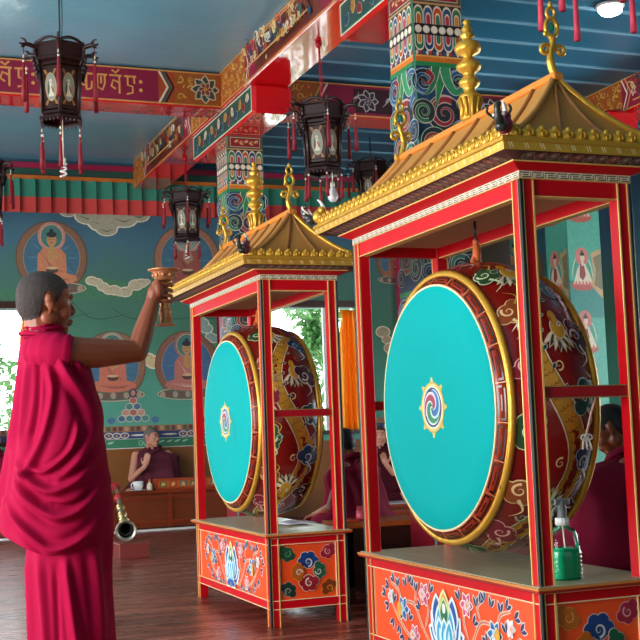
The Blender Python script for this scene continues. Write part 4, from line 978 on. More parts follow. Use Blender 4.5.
# ================================================================== PEOPLE
def remesh(bm, voxel, it=6):
    me = bpy.data.meshes.new('tmp'); bm.to_mesh(me); bm.free(); o = bpy.data.objects.new('tmp', me); COL.objects.link(o)
    m = o.modifiers.new('r', 'REMESH'); m.mode = 'VOXEL'; m.voxel_size = voxel; m.use_smooth_shade = True
    s = o.modifiers.new('s', 'SMOOTH'); s.iterations = it; s.factor = .5
    dg = bpy.context.evaluated_depsgraph_get(); dg.update()
    out = bpy.data.meshes.new_from_object(o.evaluated_get(dg)); bpy.data.objects.remove(o); out.polygons.foreach_set('use_smooth', [True]*len(out.polygons)); return out
def head_parts(bm, M, s=1.0):
    """skull, face and neck in head axes (x forward, y left, z up; origin at mid head)"""
    q = lambda p: M @ (Vector(p)*s); rot = M.to_3x3()
    E = lambda c, r, rr=None: ellipsoid(bm, q(c), tuple(x*s for x in r), rot @ (rr or Matrix.Identity(3)), 20, 14)
    K = lambda a, b, ra, rb: capsule(bm, q(a), q(b), ra*s, rb*s)
    E((-.012, 0, .03), (.095, .075, .084)); E((-.035, 0, .0), (.07, .07, .075)); E((.03, 0, .01), (.058, .068, .07)); E((.032, 0, -.035), (.055, .054, .066))
    E((.06, 0, -.09), (.026, .028, .02)); E((.015, 0, -.078), (.045, .045, .022))
    for e in (-1, 1):
        E((.056, e*.036, -.028), (.026, .024, .028)); E((.075, e*.026, .026), (.016, .026, .009)); E((.0, e*.055, -.055), (.028, .014, .026))
        E((-.006, e*.076, -.004), (.016, .007, .029), Matrix.Rotation(e*.35, 3, 'Z') @ Matrix.Rotation(-.2, 3, 'Y')); E((-.012, e*.081, .01), (.012, .005, .015), Matrix.Rotation(e*.4, 3, 'Z')); E((-.002, e*.073, -.029), (.008, .006, .01))
        E((.092, e*.012, -.03), (.011, .009, .009))
    K((.081, 0, .012), (.099, 0, -.022), .009, .012)
    E((.086, 0, -.056), (.013, .023, .0065)); E((.083, 0, -.068), (.013, .02, .0075))
def neck_parts(bm, M, base, s=1.0, r=.054):
    capsule(bm, M @ (Vector((-.022, 0, -.05))*s), base, r*s, r*1.12*s)
def hand_parts(bm, wrist, direction, normal, s=1.0, curl=.25, spread=.09, thumb=1):
    d = Vector(direction).normalized(); n = Vector(normal); n = (n-d*n.dot(d)).normalized(); t = d.cross(n)*thumb
    w = Vector(wrist); F_ = lambda x, y, z: w+d*x*s+t*y*s+n*z*s
    rot = Matrix((d, t, n)).transposed()
    ellipsoid(bm, F_(.045, 0, 0), (.052*s, .04*s, .015*s), rot, 14, 10); capsule(bm, F_(-.01, 0, 0), F_(.03, 0, 0), .026*s, .026*s)
    for k, (L, off, a) in enumerate(((.072, -.031, -1.6), (.086, -.011, -.4), (.082, .01, .6), (.066, .029, 1.7))):
        L *= 1; p = F_(.083-abs(off)*.15, -off, 0); ang = 0; dirn = (d+t*(-off)*spread*30*.1).normalized()
        seg = [(.45, .0088), (.3, .008), (.25, .0068)]; rr = .0092
        for fr, r2 in seg:
            ang += curl; dv = (dirn*math.cos(ang)+n*math.sin(ang)).normalized(); p2 = p+dv*L*fr*s; capsule(bm, p, p2, rr*s, r2*s, 8); p = p2; rr = r2
    p = F_(.02, .03, .006); p2 = F_(.05, .058, .016); p3 = F_(.078, .066, .026)
    capsule(bm, p, p2, .0135*s, .0105*s, 8); capsule(bm, p2, p3, .0105*s, .008*s, 8)
def eyes(parent, M, s=1.0, brow=True):
    for e in (-1, 1):
        w = obj('eye', ellipsoid(B(), M @ (Vector((.0745, e*.029, .006))*s), (.011*s, .013*s, .0075*s), M.to_3x3(), 12, 8), mat('eye_white', 'e0d8cc', .2), parent)
        obj('iris', ellipsoid(B(), M @ (Vector((.084, e*.029, .006))*s), (.0035*s, .005*s, .0055*s), M.to_3x3(), 10, 8), mat('dark_iris', '1c100c', .15), w)
    for e in (-1, 1):
        bm = B(); tube(bm, [M @ (Vector((.0895-.014*abs(t), e*(.012+.036*t), .031+.005*math.sin(PI*t)))*s) for t in np.linspace(0, 1, 7)], [.0016*s, .0032*s, .0036*s, .0036*s, .003*s, .0025*s, .001*s], 6)
        obj('eyebrow', bm, mat('dark_brow', '1c1412', .8), parent)
    bm = B(); tube(bm, [M @ (Vector((.098-.2*abs(y), y, -.0615))*s) for y in np.linspace(-.02, .02, 7)], .0014*s, 5)
    obj('mouth_line', bm, mat('lip_shadow_brown', '6c3028', .6), parent)
def hair_cap(parent, body, M, m, s=1.0, off=.0025):
    inv = M.inverted(); me = body.data; bm = B(); vmap = {}
    keep = []
    for p in me.polygons:
        c = inv @ p.center / s
        lim = float(np.interp(c.x, (-.06, -.034, -.024, .012, .018, .028, .045, .08), (-.066, -.055, .026, .03, .0, .012, .05, .062)))
        if -.13 < c.x < .1 and abs(c.y) < .09 and c.z < .15 and c.z > lim and not (abs(c.y) > .0735 and -.034 < c.x < .016 and c.z < .036): keep.append(p)
    for p in keep:
        vs = []
        for i in p.vertices:
            if i not in vmap: v = me.vertices[i]; vmap[i] = bm.verts.new(v.co+v.normal*off*s)
            vs.append(vmap[i])
        try: f = bm.faces.new(vs); f.smooth = True
        except ValueError: pass
    o = obj('cropped_hair', bm, m, parent, True)
    sm = o.modifiers.new('thickness', 'SOLIDIFY'); sm.thickness = .003*s; sm.offset = -1
    return o
def head_matrix(pos, yaw, pitch=0, roll=0):
    return Matrix.Translation(pos) @ Matrix.Rotation(yaw, 4, 'Z') @ Matrix.Rotation(-pitch, 4, 'Y') @ Matrix.Rotation(roll, 4, 'X')

def cloth(sections, folds=(), U=180, V=170, wav=(), edge=9.):
    """sections: (z, cx, cy, a, b, rot); folds: (points in (x, z) of the side facing -y, amplitude, width)"""
    S = smooth_pts(sections, 10); zs = np.array([q[0] for q in S]); tt = np.linspace(0, 1, len(S)); tv = np.linspace(0, 1, V+1)
    C = [np.interp(tv, tt, [q[k] for q in S]) for k in range(6)]
    th = np.linspace(0, TAU, U, endpoint=False)
    Z, TH = np.meshgrid(C[0], th, indexing='ij'); cx, cy, a, b, ro = (c[:, None] for c in C[1:])
    lx, ly = a*np.cos(TH-ro), b*np.sin(TH-ro)
    X = cx+lx*np.cos(ro)-ly*np.sin(ro); Y = cy+lx*np.sin(ro)+ly*np.cos(ro); nx, ny = np.cos(TH), np.sin(TH)
    D = np.zeros_like(X)
    for n, amp, ph, tw in wav: D += amp*np.sin(n*TH+ph+tw*Z)
    for pts, amp, wd in folds:
        q = np.array(smooth_pts(pts, 6)); best = np.full(X.shape, 9.); tp = np.zeros_like(best)
        for i in range(len(q)-1):
            p0, p1 = q[i], q[i+1]; dx, dz = p1-p0; L2 = dx*dx+dz*dz+1e-12
            t = np.clip(((X-p0[0])*dx+(Z-p0[1])*dz)/L2, 0, 1); d = np.hypot(X-p0[0]-t*dx, Z-p0[1]-t*dz)
            m = d < best; best = np.where(m, d, best); tp = np.where(m, (i+t)/(len(q)-1), tp)
        fade = np.clip(np.sin(PI*np.clip(tp, .04, .96))*2.2, 0, 1)
        D += np.where(ny < .15, amp*fade*(np.exp(-(best/wd)**2)-.35*np.exp(-((best-wd*1.7)/wd)**2)), 0)
    D = D*(1-.75*np.clip((X-edge)/.06, 0, 1)); X = X+nx*D; Y = Y+ny*D
    return X, Y, Z
def grid_mesh(X, Y, Z, cap=True):
    V, U = X.shape; vs = np.stack([X, Y, Z], -1).reshape(-1, 3).tolist(); fs = []
    for j in range(V-1):
        for i in range(U): k = (i+1) % U; fs.append((j*U+i, j*U+k, (j+1)*U+k, (j+1)*U+i))
    if cap: fs.append(tuple((V-1)*U+i for i in range(U)))
    me = bpy.data.meshes.new('cloth'); me.from_pydata(vs, [], fs); me.update(); me.polygons.foreach_set('use_smooth', [True]*len(me.polygons)); return me

# ---------- the standing monk (local x = to the right of the photo, y = away from the camera)
MY = .372
def monk_standing():
    cxy = Vector((math.cos(MY), -math.sin(MY)))*-.94+Vector((math.sin(MY), math.cos(MY)))*4.26
    r = empty('person', (cxy.x, cxy.y, 0), -MY)
    tag(r, 'person in a crimson robe standing, one bare arm raised holding a copper goblet', 'person')
    fd = Vector((.86, .5, 0))
    M = head_matrix(Vector((-.036, .0, 1.588)), .48, -.06)
    bm = B(); head_parts(bm, M, 1.0); neck_parts(bm, M, Vector((-.045, .0, 1.45)), 1.0, .056)
    # torso, shoulders, legs under the robe
    Rr = Matrix.Rotation(-1.04, 3, 'Z')
    ellipsoid(bm, (-.02, 0, 1.3), (.16, .1, .19), Rr); ellipsoid(bm, (-.01, 0, 1.08), (.14, .1, .2), Rr); ellipsoid(bm, (0, 0, .88), (.15, .11, .14), Rr)
    sh = Vector((.055, -.115, 1.402)); el = Vector((.282, .03, 1.408)); wr = Vector((.332, .1, 1.598))
    ellipsoid(bm, (-.03, 0, 1.41), (.17, .07, .06), Rr)
    capsule(bm, sh, sh.lerp(el, .45)+Vector((0, 0, -.004)), .058, .053); capsule(bm, sh.lerp(el, .45)+Vector((0, 0, -.004)), el, .053, .039)
    capsule(bm, el, el.lerp(wr, .35), .04, .038); capsule(bm, el.lerp(wr, .35), wr, .038, .025)
    l = Vector((-.09, .13, 1.38)); le = Vector((-.06, .12, 1.13)); capsule(bm, l, le, .05, .04); capsule(bm, le, (.05, .08, 1.12), .038, .027); hand_parts(bm, (.055, .07, 1.12), (.5, -1, 0), (0, 0, 1), .9, .5)
    for e, (hx_, hy) in ((1, (.05, -.07)), (-1, (-.05, .07))):
        capsule(bm, (hx_*.8, hy*.8, .85), (hx_, hy, .46), .085, .055); capsule(bm, (hx_, hy, .46), (hx_, hy, .09), .054, .036)
        f0 = Vector((hx_, hy, .035)); capsule(bm, f0-fd*.03, f0+fd*.13+Vector((0, 0, -.012)), .034, .022)
    # right hand closed round the goblet stem
    g = Vector((.372, .128, 1.62))
    capsule(bm, wr, wr+Vector((.008, .0, .03)), .026, .028)
    ellipsoid(bm, (.348, .098, 1.635), (.022, .03, .038), Matrix.Rotation(.6, 3, 'Z'), 14, 10)
    for k in range(4):
        z = 1.657-.0205*k; R_ = .0285-.001*k; a0 = -2.2; prev = None; n = 9; sweep = (2.9, 3.1, 3.0, 2.6)[k]
        for i in range(n+1):
            a = a0+sweep*i/n; p = Vector((g.x+R_*math.cos(a), g.y+R_*math.sin(a), z-.004*i/n)); rr = .0088-.0026*i/n
            if prev is not None: capsule(bm, prev, p, rr, rr*.97, 8)
            prev = p
    prev = Vector((.338, .11, 1.62))
    for p, rr in ((Vector((.345, .145, 1.64)), .013), (Vector((.362, .165, 1.655)), .011), (Vector((.385, .166, 1.662)), .009)):
        capsule(bm, prev, p, rr*1.05, rr, 8); prev = p
    body = obj('body', remesh(bm, .003, 6), SKIN, r)
    hair_cap(r, body, M, HAIR); eyes(body, M)
    # robes
    Xf = lambda px, py: (.006+(px-60)*.00355, 1.101-(py-440)*.00355)
    pl = lambda *p: [Xf(*q) for q in p]
    rot = -1.04
    sk = [(.10, .015, 0, .165, .125, rot), (.4, .03, 0, .17, .135, rot), (.6, .03, 0, .172, .14, rot), (.8, .03, 0, .172, .14, rot), (.95, .02, 0, .16, .13, rot)]
    X, Y, Z = cloth(sk, [(pl((46, 548), (50, 600), (52, 650), (50, 720)), .012, .012), (pl((72, 545), (78, 600), (84, 660), (84, 740)), .02, .014), (pl((98, 545), (103, 600), (106, 700)), .014, .014), (pl((30, 548), (33, 620), (33, 720)), .01, .014), (pl((62, 560), (64, 640), (66, 740)), -.01, .01)], wav=((9, .004, .3, 2.), (5, .006, 1.1, 0)))
    o = obj('skirt', grid_mesh(X, Y, Z), ROBE, r); o.modifiers.new('thickness', 'SOLIDIFY').thickness = .004
    up = [(.745, .0, .0, .205, .185, rot), (.85, -.005, 0, .21, .19, rot), (1.0, -.005, 0, .2, .175, rot), (1.15, -.004, .0, .19, .155, rot), (1.28, -.008, 0, .182, .138, rot),
          (1.36, -.013, .005, .185, .122, rot), (1.41, -.018, .008, .188, .108, rot), (1.44, -.026, .008, .166, .096, rot), (1.465, -.036, .01, .118, .084, rot), (1.48, -.045, .01, .083, .074, rot), (1.49, -.047, .006, .07, .066, rot), (1.51, -.045, .004, .064, .062, rot)]
    F = [(pl((70, 362), (78, 378), (92, 400), (99, 425), (92, 452), (70, 478)), .028, .016), (pl((58, 365), (64, 392), (58, 425), (46, 455), (30, 480)), .016, .014),
         (pl((106, 440), (94, 470), (70, 486), (48, 482), (28, 462)), .026, .013), (pl((112, 470), (96, 500), (72, 510), (48, 500), (26, 480)), .026, .013), (pl((115, 498), (96, 528), (66, 536), (40, 524), (14, 500)), .022, .013),
         (pl((38, 362), (34, 400), (30, 440)), .01, .014), (pl((26, 350), (20, 410), (10, 480), (4, 515)), .012, .014), (pl((48, 345), (49, 400), (42, 440)), -.012, .01), (pl((84, 360), (98, 400), (106, 430)), .018, .010),
         (pl((24, 336), (45, 338), (66, 334)), .012, .006), (pl((24, 326), (42, 328), (60, 324)), .010, .005), (pl((88, 420), (80, 450), (58, 468), (40, 466)), .018, .009), (pl((16, 440), (12, 480), (6, 515)), -.01, .01), (pl((102, 485), (84, 500), (60, 498)), -.018, .008)]
    X, Y, Z = cloth(up, F, U=260, V=260, edge=.1, wav=((7, .004, .6, 3.), (11, .002, 0, 6.)))
    # the hem falls lower behind-left and rises to the right; the left edge flares
    k = np.clip((1.2-Z)/.455, 0, 1); hem = -.03*np.exp(-((X-.02)/.14)**2)*k**4+.05*np.clip(-X/.2, 0, 1)*k**3+.02*np.clip(X/.2, 0, 1)*k**3
    Z = Z+hem; X = X-.012*k*np.clip(-X/.15, 0, 1); Z = Z-np.maximum(0, 1.44-np.abs(Z-1.44)*20-1.44)*0
    o = obj('upper_robe', grid_mesh(X, Y, Z, False), ROBE, r); o.modifiers.new('thickness', 'SOLIDIFY').thickness = .005
    bm = B(); tube(bm, smooth_pts([(-.06, -.06, 1.405), (-.01, -.095, 1.41), (.035, -.115, 1.404), (.078, -.112, 1.398)], 5), [.06+.009*math.sin(i/15*PI)+.003*math.sin(i*2.1) for i in range(16)], 28)
    obj('shoulder_cap', bm, ROBE, r)
    # rolled collar folds
    bm = B()
    for (z, a, b, dz, rr) in ((1.494, .07, .067, .004, .007), (1.474, .1, .083, -.01, .0075)):
        tube(bm, [(-.045+a*math.cos(rot)*math.cos(t)-b*math.sin(rot)*math.sin(t), .008+a*math.sin(rot)*math.cos(t)+b*math.cos(rot)*math.sin(t), z+dz*math.cos(t*1-1)) for t in np.linspace(0, TAU, 41)], rr, 8, False)
    obj('collar_fold', bm, ROBE, r)
    return r
monk_standing()
# the goblet he holds
def goblet():
    R = Vector((math.cos(MY), -math.sin(MY), 0)); F = Vector((math.sin(MY), math.cos(MY), 0))
    p = R*(-.94+.372)+F*(4.26+.128)
    r = empty('offering_goblet', (p.x, p.y, 0)); tag(r, 'embossed copper goblet held up by the standing monk, just left of the far drum roof', 'goblet')
    bm = B(); lathe(bm, [(0, 1.668), (.02, 1.668), (.034, 1.676), (.041, 1.69), (.043, 1.7), (.049, 1.706), (.059, 1.709), (.06, 1.713), (.048, 1.712), (.04, 1.702), (.03, 1.685), (0, 1.68)], n=32)
    for k in range(10): a = k*TAU/10; ellipsoid(bm, (.0405*math.cos(a), .0405*math.sin(a), 1.69), (.007, .007, .007), u=8, v=6)
    obj('bowl', bm, COPPER, r)
    bm = B(); lathe(bm, [(0, 1.67), (.012, 1.668), (.014, 1.63), (.013, 1.6), (.018, 1.594), (.02, 1.585), (.016, 1.578), (.02, 1.572), (.022, 1.565), (.0, 1.56)], n=20); obj('stem', bm, COPPER, r)
    bm = B(); lathe(bm, [(0, 1.566), (.02, 1.565), (.0235, 1.557), (.021, 1.55), (.0225, 1.52), (.025, 1.513), (.038, 1.509), (.038, 1.505), (0, 1.505)], n=24)
    for k in range(8): a = k*TAU/8; tube(bm, [(.0215*math.cos(a), .0215*math.sin(a), 1.549), (.023*math.cos(a), .023*math.sin(a), 1.52)], .003, 5)
    obj('foot', bm, COPPER, r)
goblet()

# ---------- seated monks
def seated(loc, rz, label, robe, skin, hair, head_yaw=0, pitch=0, group=None, arms='rest', s=1.0, lean=0.0, bare=True, face=True, wide=1.0, drape=0.0):
    """cross-legged figure facing its own +x, sitting at height loc.z"""
    r = empty('person', loc, rz); tag(r, label, 'person', group); r.scale = (s, s, s)
    hp = Vector((.05+lean*.32, 0, .68-lean*.08)); M = head_matrix(hp, head_yaw, pitch)
    bm = B(); head_parts(bm, M); neck_parts(bm, M, Vector((lean*.22, 0, .53)))
    ellipsoid(bm, (lean*.1, 0, .36), (.1, .15, .2)); ellipsoid(bm, (0, 0, .14), (.13, .17, .13)); ellipsoid(bm, (lean*.2, 0, .49), (.065, .17, .055))
    for e in (-1, 1):
        capsule(bm, (.02, e*.1, .08), (.26, e*.27, .07), .075, .055); capsule(bm, (.26, e*.27, .06), (.28, -e*.03, .045), .05, .035)
        S_ = Vector((lean*.2, e*.18, .48))
        if arms == 'raised' and e < 0:
            E_ = Vector((.1, e*.24, .22)); W_ = Vector((.25, e*.09, .36)); hand_parts(bm, W_, (.25, .25, 1), (-1, .2, .2), .95, .08, .12, 1)
        elif arms == 'chin' and e > 0:
            E_ = Vector((.18, e*.19, .22)); W_ = Vector((.22, e*.06, .38)); hand_parts(bm, W_, (.1, -.3, .9), (1, 0, .1), .9, .3)
        else:
            E_ = Vector((.08+lean*.2, e*.25, .22)); W_ = Vector((.27+lean*.2, e*.12, .16)); hand_parts(bm, W_, (.8, -e*.6, -.1), (0, 0, -1), .9, .4, .05, e)
        capsule(bm, S_, E_, .052, .04); capsule(bm, E_, W_, .04, .026)
    body = obj('body', remesh(bm, .0065, 3), skin, r); hair_cap(r, body, M, hair); 
    if face: eyes(body, M)
    q = wide
    sec = [(.0, .09, 0, .32, .27*q, PI/2), (.06, .09, 0, .36, .27*q, PI/2), (.13, .06, 0, .31, .24, PI/2), (.2, .03+lean*.04, 0, .25, .18, PI/2), (.32, lean*.1, 0, .225, .14, PI/2), (.42, lean*.16, 0, .225, .125, PI/2), (.48, lean*.2, 0, .21, .1, PI/2), (.52, lean*.21, 0, .15, .08, PI/2), (.555, lean*.23, 0, .085, .07, PI/2), (.57, lean*.24+.005, 0, .072, .066, PI/2)]
    sec = [(z, cx_+(drape*.6 if .1 < z < .45 else 0), cy_, a_+(drape if .03 < z < .5 else 0), b_+(drape*1.1 if .03 < z < .5 else 0), ro_) for z, cx_, cy_, a_, b_, ro_ in sec]
    X, Y, Z = cloth(sec, (), 96, 70, ((9, .007, .4, 9), (5, .008, 1.2, -7), (14, .003, 0, 16)))
    if bare:  # the robe leaves the right arm free
        k = np.clip((-Y-.15)/.05, 0, 1)*np.clip((Z-.16)/.1, 0, 1); Y = Y+k*(np.abs(Y)-.155)*.75
        k = np.clip(Y/.12, 0, 1)*np.clip((.52-Z)/.06, 0, 1)*np.clip((Z-.1)/.06, 0, 1); Y = Y+k*.085; X = X+k*.09*(X > .0)*np.clip((.4-Z)/.1, 0, 1)
    o = obj('robe', grid_mesh(X, Y, Z, False), robe, r); o.modifiers.new('thickness', 'SOLIDIFY').thickness = .006
    bm = B(); tube(bm, [(lean*.23+.095*math.cos(t), .1*math.sin(t), .535+.03*math.sin(t*1.0)-.03*math.cos(t)) for t in np.linspace(0, TAU, 33)], .02, 8, False); obj('collar_fold', bm, robe, r)
    return r
def low_seat(x0, x1, y0, y1, h, label, m=None):
    r = empty('low_seat', ((x0+x1)/2, (y0+y1)/2, 0)); tag(r, label, 'seat'); a, b = (x1-x0)/2, (y1-y0)/2
    obj('seat_base', boxes((-a, a, -b, b, 0, h-.07), bev=.006), DBROWN, r); obj('seat_cushion', boxes((-a+.01, a-.01, -b+.01, b-.01, h-.07, h), bev=.02), m or DMAROON, r)
low_seat(2.3, 4.7, 14.58, 14.9, .36, 'long low seat along the mural wall behind the bench table')
low_seat(.6, 2.0, 14.58, 14.9, .36, 'low seat along the mural wall behind the standing monk')
seated((3.44, 14.72, .36), -1.75, 'person in a maroon robe seated behind the tea cup, one open hand raised', mat('wine_robe', '520c22', .85), SKINL, HAIRG, head_yaw=.75, arms='raised', s=1.08)
seated((1.52, 14.72, .36), -1.5, 'person seated at the far left edge, half hidden by the standing monk', MAROON, SKINL, HAIR, head_yaw=.1, s=1.12)
low_seat(3.0, 3.75, 7.65, 8.35, .33, 'low dark seat under the dark-haired person behind the far drum')
seated((3.44, 8.05, .33), PI*.74, 'person in a maroon robe seated behind the far drum, cropped dark head bowed', MAROON, SKIN, mat('black_hair', '0c0a0a', .5), pitch=-.35, lean=.35, s=1.02, bare=False, wide=1.0, drape=.05)
low_seat(3.15, 3.95, 4.6, 5.5, .36, 'low dark seat behind the near drum at the right edge')
seated((3.66, 5.02, .36), PI*.78, 'person in a maroon robe seated behind the near drum and spray bottle, black hair', MAROON, SKIN, mat('black_hair', '0c0a0a', .5), pitch=-.5, lean=.3, s=1.06, bare=False, wide=1.25, drape=.1)
low_seat(4.9, 5.7, 11.5, 12.3, .33, 'low dark seat between the two stands, under the seated watcher')
seated((5.27, 11.9, .33), -1.95, 'person in very dark robe between the two stands, part of the face showing', DMAROON, SKINL, HAIR, head_yaw=.1, arms='chin', s=1.02)

# ================================================================== BENCHES AND SMALL THINGS
def bench_table(x0, x1, y0, y1, h, label, dark=False):
    r = empty('bench_table', ((x0+x1)/2, (y0+y1)/2, 0)); tag(r, label, 'bench'); a, b = (x1-x0)/2, (y1-y0)/2
    wood = BROWN
    obj('table_top', boxes((-a-.03, a+.03, -b-.03, b+.03, h-.035, h), bev=.006), mat('reddish_wood', '8c3418', .3, var=.3, stretch=(1, 8, 8)), r)
    obj('front_panel', boxes((-a, a, -b+.01, -b+.03, .04, h-.035)), wood, r)
    bm = B(); box(bm, -a, a, -b-.012, -b+.01, h-.1, h-.07); box(bm, -a, a, -b-.008, -b+.01, .09, .115)
    for x in np.linspace(-a, a-.05, 4): box(bm, x, x+.05, -b-.006, -b+.01, .04, h-.035)
    obj('panel_moulding', bm, mat('reddish_wood', '8c3418', .3), r)
    obj('base_strip', boxes((-a, a, -b-.02, -b+.02, 0, .022)), WHITE, r)
    obj('carcass', boxes((-a, a, -b+.03, b, .0, h-.04)), DBROWN, r)
    return r
bench_table(2.78, 4.9, 14.05, 14.28, .47, 'long reddish wooden bench table in front of the mural wall, tea cup on it')
bench_table(.4, 2.55, 14.1, 14.26, .47, 'wooden bench table at the far left behind the standing monk')
b = bench_table(4.55, 7.0, 11.1, 11.36, .34, 'low wooden bench with a pale top edge, seen through the near stand')
obj('pale_top_edge', boxes((-1.26, 1.26, -.165, .16, .34, .352)), mat('pale_grey_edge', 'a8a8ac', .4), b)
# orange box with small pictures
r = empty('painted_box', (3.74, 14.2, .47)); tag(r, 'low orange box painted with small designs, on the bench beside the tea cup', 'box')
obj('box_body', boxes((-.4, .4, -.08, .08, 0, .13), bev=.006), mat('orange_brown_box', 'b8481c', .4), r)
P = Paint(plane_map((0, -.08, 0), (1, 0, 0), (0, 0, 1), (0, -1, 0)))
P.rect(-.385, .015, .385, .115, '8c2c14'); P.rect(-.375, .024, .375, .106, 'c85c20')
for k in range(6):
    u = -.31+k*.124
    P.rect(u-.045, .03, u+.045, .1, ('5c6438', 'b03c20', '6c6c5c')[k % 3]); P.cloud(u, .062, .024, 'e0b870', 'f0e0b0', k); P.leaf(u-.03, .04, .06, .01, .6, 'e8a850')
P.build('painted_front', PAINT, r)
# cup, saucer, little bottle
r = empty('tea_cup', (3.13, 14.13, .479)); tag(r, 'white tea cup standing on a saucer on the long bench', 'cup'); r.scale = (.85, .85, .95)
obj('cup_body', lathe(B(), [(0, .0), (.045, 0), (.05, .01), (.07, .05), (.075, .11), (.071, .11), (.064, .05), (0, .02)], n=28), CERAM, r)
obj('cup_handle', tube(B(), [(-.07-.03*math.sin(t), 0, .06+.032*math.cos(t)) for t in np.linspace(0, PI, 12)], .007, 7), CERAM, r)
tag(obj('saucer', lathe(B(), [(0, 0), (.05, 0), (.1, .01), (.11, .016), (.1, .018), (.05, .008), (0, .008)], (3.13, 14.13, .47), 28), CERAM), 'white saucer under the tea cup on the bench', 'saucer')
r = empty('small_bottle', (3.26, 14.1, .47)); tag(r, 'small cream bottle standing between the tea cup and the orange box', 'bottle')
obj('bottle_body', lathe(B(), [(0, 0), (.035, 0), (.037, .04), (.03, .07), (.012, .1), (0, .1)], n=18), mat('cream_glass', 'e8d8b8', .3), r); obj('bottle_cap', lathe(B(), [(0, .1), (.013, .1), (.012, .13), (0, .13)], n=14), mat('orange_cap', 'd87c3c', .4), r)
# long horn and its rest box
r = empty('long_horn', (0, 0, 0)); tag(r, 'long silver ceremonial horn, flared bell on a brick-red box, far end on the bench', 'horn')
a, b_ = Vector((2.36, 11.22, .240)), Vector((2.84, 14.06, .56)); d = (b_-a).normalized()
def along(prof, c=20):
    bm = B(); up = Vector((0, 0, 1)); s = d.cross(up).normalized(); u = s.cross(d); R = []
    for q, t in prof: R.append([bm.verts.new(a+d*t+(s*math.cos(TAU*j/c)+u*math.sin(TAU*j/c))*q) for j in range(c)])
    for x, y in zip(R, R[1:]):
        for j in range(c): f = bm.faces.new((x[j], x[(j+1) % c], y[(j+1) % c], y[j])); f.smooth = True
    return bm
L_ = (b_-a).length
obj('bell', along([(.05, .1), (.07, .02), (.096, -.015), (.1, -.01), (.097, .0), (.073, .04), (.05, .14), (.034, .35), (.028, .6)]), SILV, r)
obj('bell_inside', along([(.069, .021), (.046, .12), (.02, .3), (.001, .31)]), mat('dark_bell_inside', '1c2420', .4, .5), r)
obj('horn_tube', along([(.028, .6), (.026, 1.2), (.023, 1.8), (.02, 2.4), (.015, L_)]), SILV, r)
for t, q in ((.42, .042), (.78, .038), (1.25, .036)):
    obj('brass_ring', along([(q-.014, t-.05), (q, t-.04), (q+.012, t-.02), (q, t), (q+.012, t+.02), (q, t+.04), (q-.014, t+.05)]), mat('pale_brass', 'c8b470', .3, .8), r)
for t, q in ((1.9, .042), (2.75, .045)):
    obj('red_binding', along([(.02, t-.06), (q, t-.04), (q+.006, t), (q, t+.04), (.02, t+.06)]), mat('red_cloth_binding', 'b81c28', .6), r)
tag(obj('rest_box', boxes((2.25, 2.53, 11.0, 11.4, 0, .135), bev=.006), mat('brick_red_wood', '7c2c24', .5)), 'brick-red wooden box on the floor holding up the bell of the long horn', 'box')
# spray bottle on near stand
def spray():
    r = empty('spray_bottle', (2.435, 3.86, .526)); tag(r, 'clear plastic spray bottle half full of green liquid on the near stand', 'spray bottle'); r.scale = (1.2, 1.2, 1)
    cl = node_mat('clear_plastic', lambda nt, N, L, b: glass_nodes(nt, N, L, b))
    lq = mat('green_liquid', '08b47c', .15, var=.05)
    bm = B(); lathe(bm, [(0, 0), (.05, 0), (.056, .006)]+[(.054+.002*math.sin(z*420), z) for z in np.linspace(.012, .1, 22)]+[(.05, .125), (.045, .16), (.036, .18), (.02, .19), (.018, .2)], n=28); obj('clear_body', bm, cl, r)
    bm = B(); lathe(bm, [(0, .003), (.047, .003), (.051, .01), (.0505, .1), (.048, .112), (0, .112)], n=28); obj('green_liquid', bm, lq, r)
    bm = B(); lathe(bm, [(0, .195), (.02, .195), (.02, .222), (0, .222)], n=20); 
    for k in range(14): a = k*TAU/14; tube(bm, [(.02*math.cos(a), .02*math.sin(a), .197), (.02*math.cos(a), .02*math.sin(a), .221)], .0018, 4)
    obj('screw_collar', bm, CERAM, r)
    bm = B(); g = mat('grey_trigger_plastic', '6c7474', .4)
    tube(bm, smooth_pts([(0, 0, .22), (0, 0, .25), (-.004, 0, .275), (.004, 0, .29)], 4), [.014, .014, .014, .015, .015, .016, .016, .016, .015, .014, .013, .012, .01], 10)
    box(bm, -.03, .026, -.012, .012, .268, .292, .004); tube(bm, [(-.03, 0, .282), (-.044, 0, .282)], .008, 8)
    obj('spray_head', bm, g, r)
    bm = B(); tube(bm, smooth_pts([(-.012, 0, .268), (-.03, 0, .25), (-.034, 0, .228)], 4), .005, 6); obj('trigger', bm, g, r)
    bm = B(); tube(bm, [(0, 0, .2), (.006, 0, .1), (.012, 0, .01)], .0025, 6); obj('dip_tube', bm, IVORY, r)
spray()
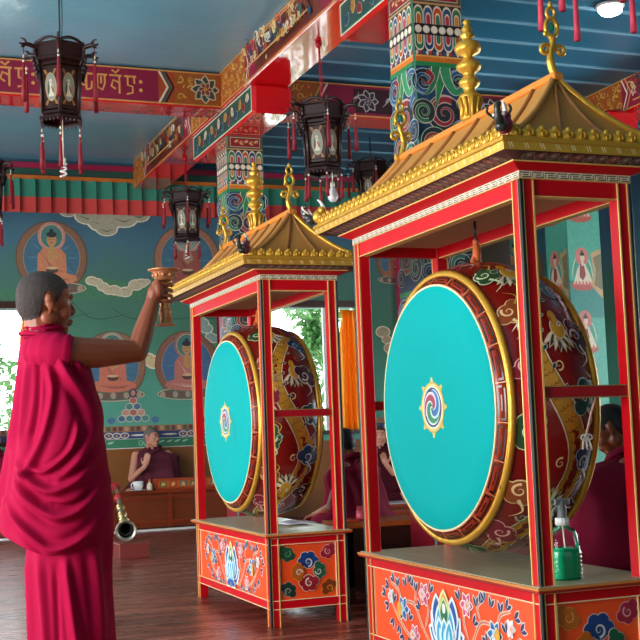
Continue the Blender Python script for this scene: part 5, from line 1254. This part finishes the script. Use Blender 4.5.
# hanging cord with a white knot in the near stand
r = empty('tied_cord', (2.56, 3.80, 1.18)); tag(r, 'thin pale cord with a white knot hanging below the middle rail of the near stand', 'cord')
bm = B(); tube(bm, [(0, -.02, .01), (-.012, 0, -.05), (-.035, 0, -.12), (-.04, 0, -.14)], .0045, 6); obj('cord', bm, mat('pale_pink_cord', 'd8a898', .6), r)
bm = B()
for k in (-1, 0, 1): tube(bm, smooth_pts([(-.038, 0, -.125), (-.04+k*.012, 0, -.15), (-.038+k*.02, 0, -.185)], 4), .004, 5)
for e in (-1, 1): tube(bm, [(-.038+.014*math.cos(t)*1+e*.01, 0, -.14+.01*math.sin(t)) for t in np.linspace(0, TAU, 12)], .0035, 5)
obj('white_knot', bm, WHITE, r)
# folded paper on far stand
bm = B(); N_ = 8; g = [[bm.verts.new((2.46+.2*i/N_, 7.0+.28*j/N_, .535+.006*math.sin(i*.9)*math.sin(j*.5)+.003)) for i in range(N_+1)] for j in range(N_+1)]
for j in range(N_):
    for i in range(N_): bm.faces.new((g[j][i], g[j][i+1], g[j+1][i+1], g[j+1][i])).smooth = True
o = obj('paper_sheet', bm, mat('bluish_white_paper', 'dcdce8', .7)); o.modifiers.new('thickness', 'SOLIDIFY').thickness = .002
tag(o, 'creased white paper sheet lying under the far drum on its table top', 'paper')
# side table, pink cup, book
r = empty('side_table', (3.2, 7.34, 0)); tag(r, 'small orange-brown table beside the far stand, carrying a pink cup', 'table')
obj('table_top', boxes((-.3, .3, -.2, .2, .47, .505), bev=.005), mat('orange_table_wood', 'a8541c', .35, var=.25, stretch=(1, 6, 1)), r)
obj('side_panel', boxes((-.28, .28, -.17, -.15, .1, .47)), DBROWN, r)
for x in (-.27, .23):
    for y in (-.17, .13): obj('leg', boxes((x, x+.04, y, y+.04, 0, .47)), DBROWN, r)
obj('lower_shelf', boxes((-.27, .27, -.16, .16, .1, .125)), BROWN, r)
r = empty('pink_cup', (3.11, 7.36, .505)); tag(r, 'small pink plastic cup on the orange-brown side table', 'cup')
obj('cup_body', lathe(B(), [(0, 0), (.032, 0), (.034, .03), (.03, .045), (.026, .08), (.023, .08), (.026, .045), (0, .01)], n=20), mat('pink_plastic', 'e85068', .35), r)
obj('cup_lid', lathe(B(), [(0, .08), (.027, .08), (.026, .092), (0, .094)], n=20), mat('pink_plastic', 'e85068', .35), r)
tag(obj('flat_tray', boxes((3.0, 3.2, 7.12, 7.26, .505, .515), bev=.003) if False else boxes((2.96, 3.05, 7.25, 7.4, .505, .52), bev=.003), mat('red_book_cover', 'c0402c', .5)), 'thin red booklet lying beside the pink cup on the side table', 'booklet')
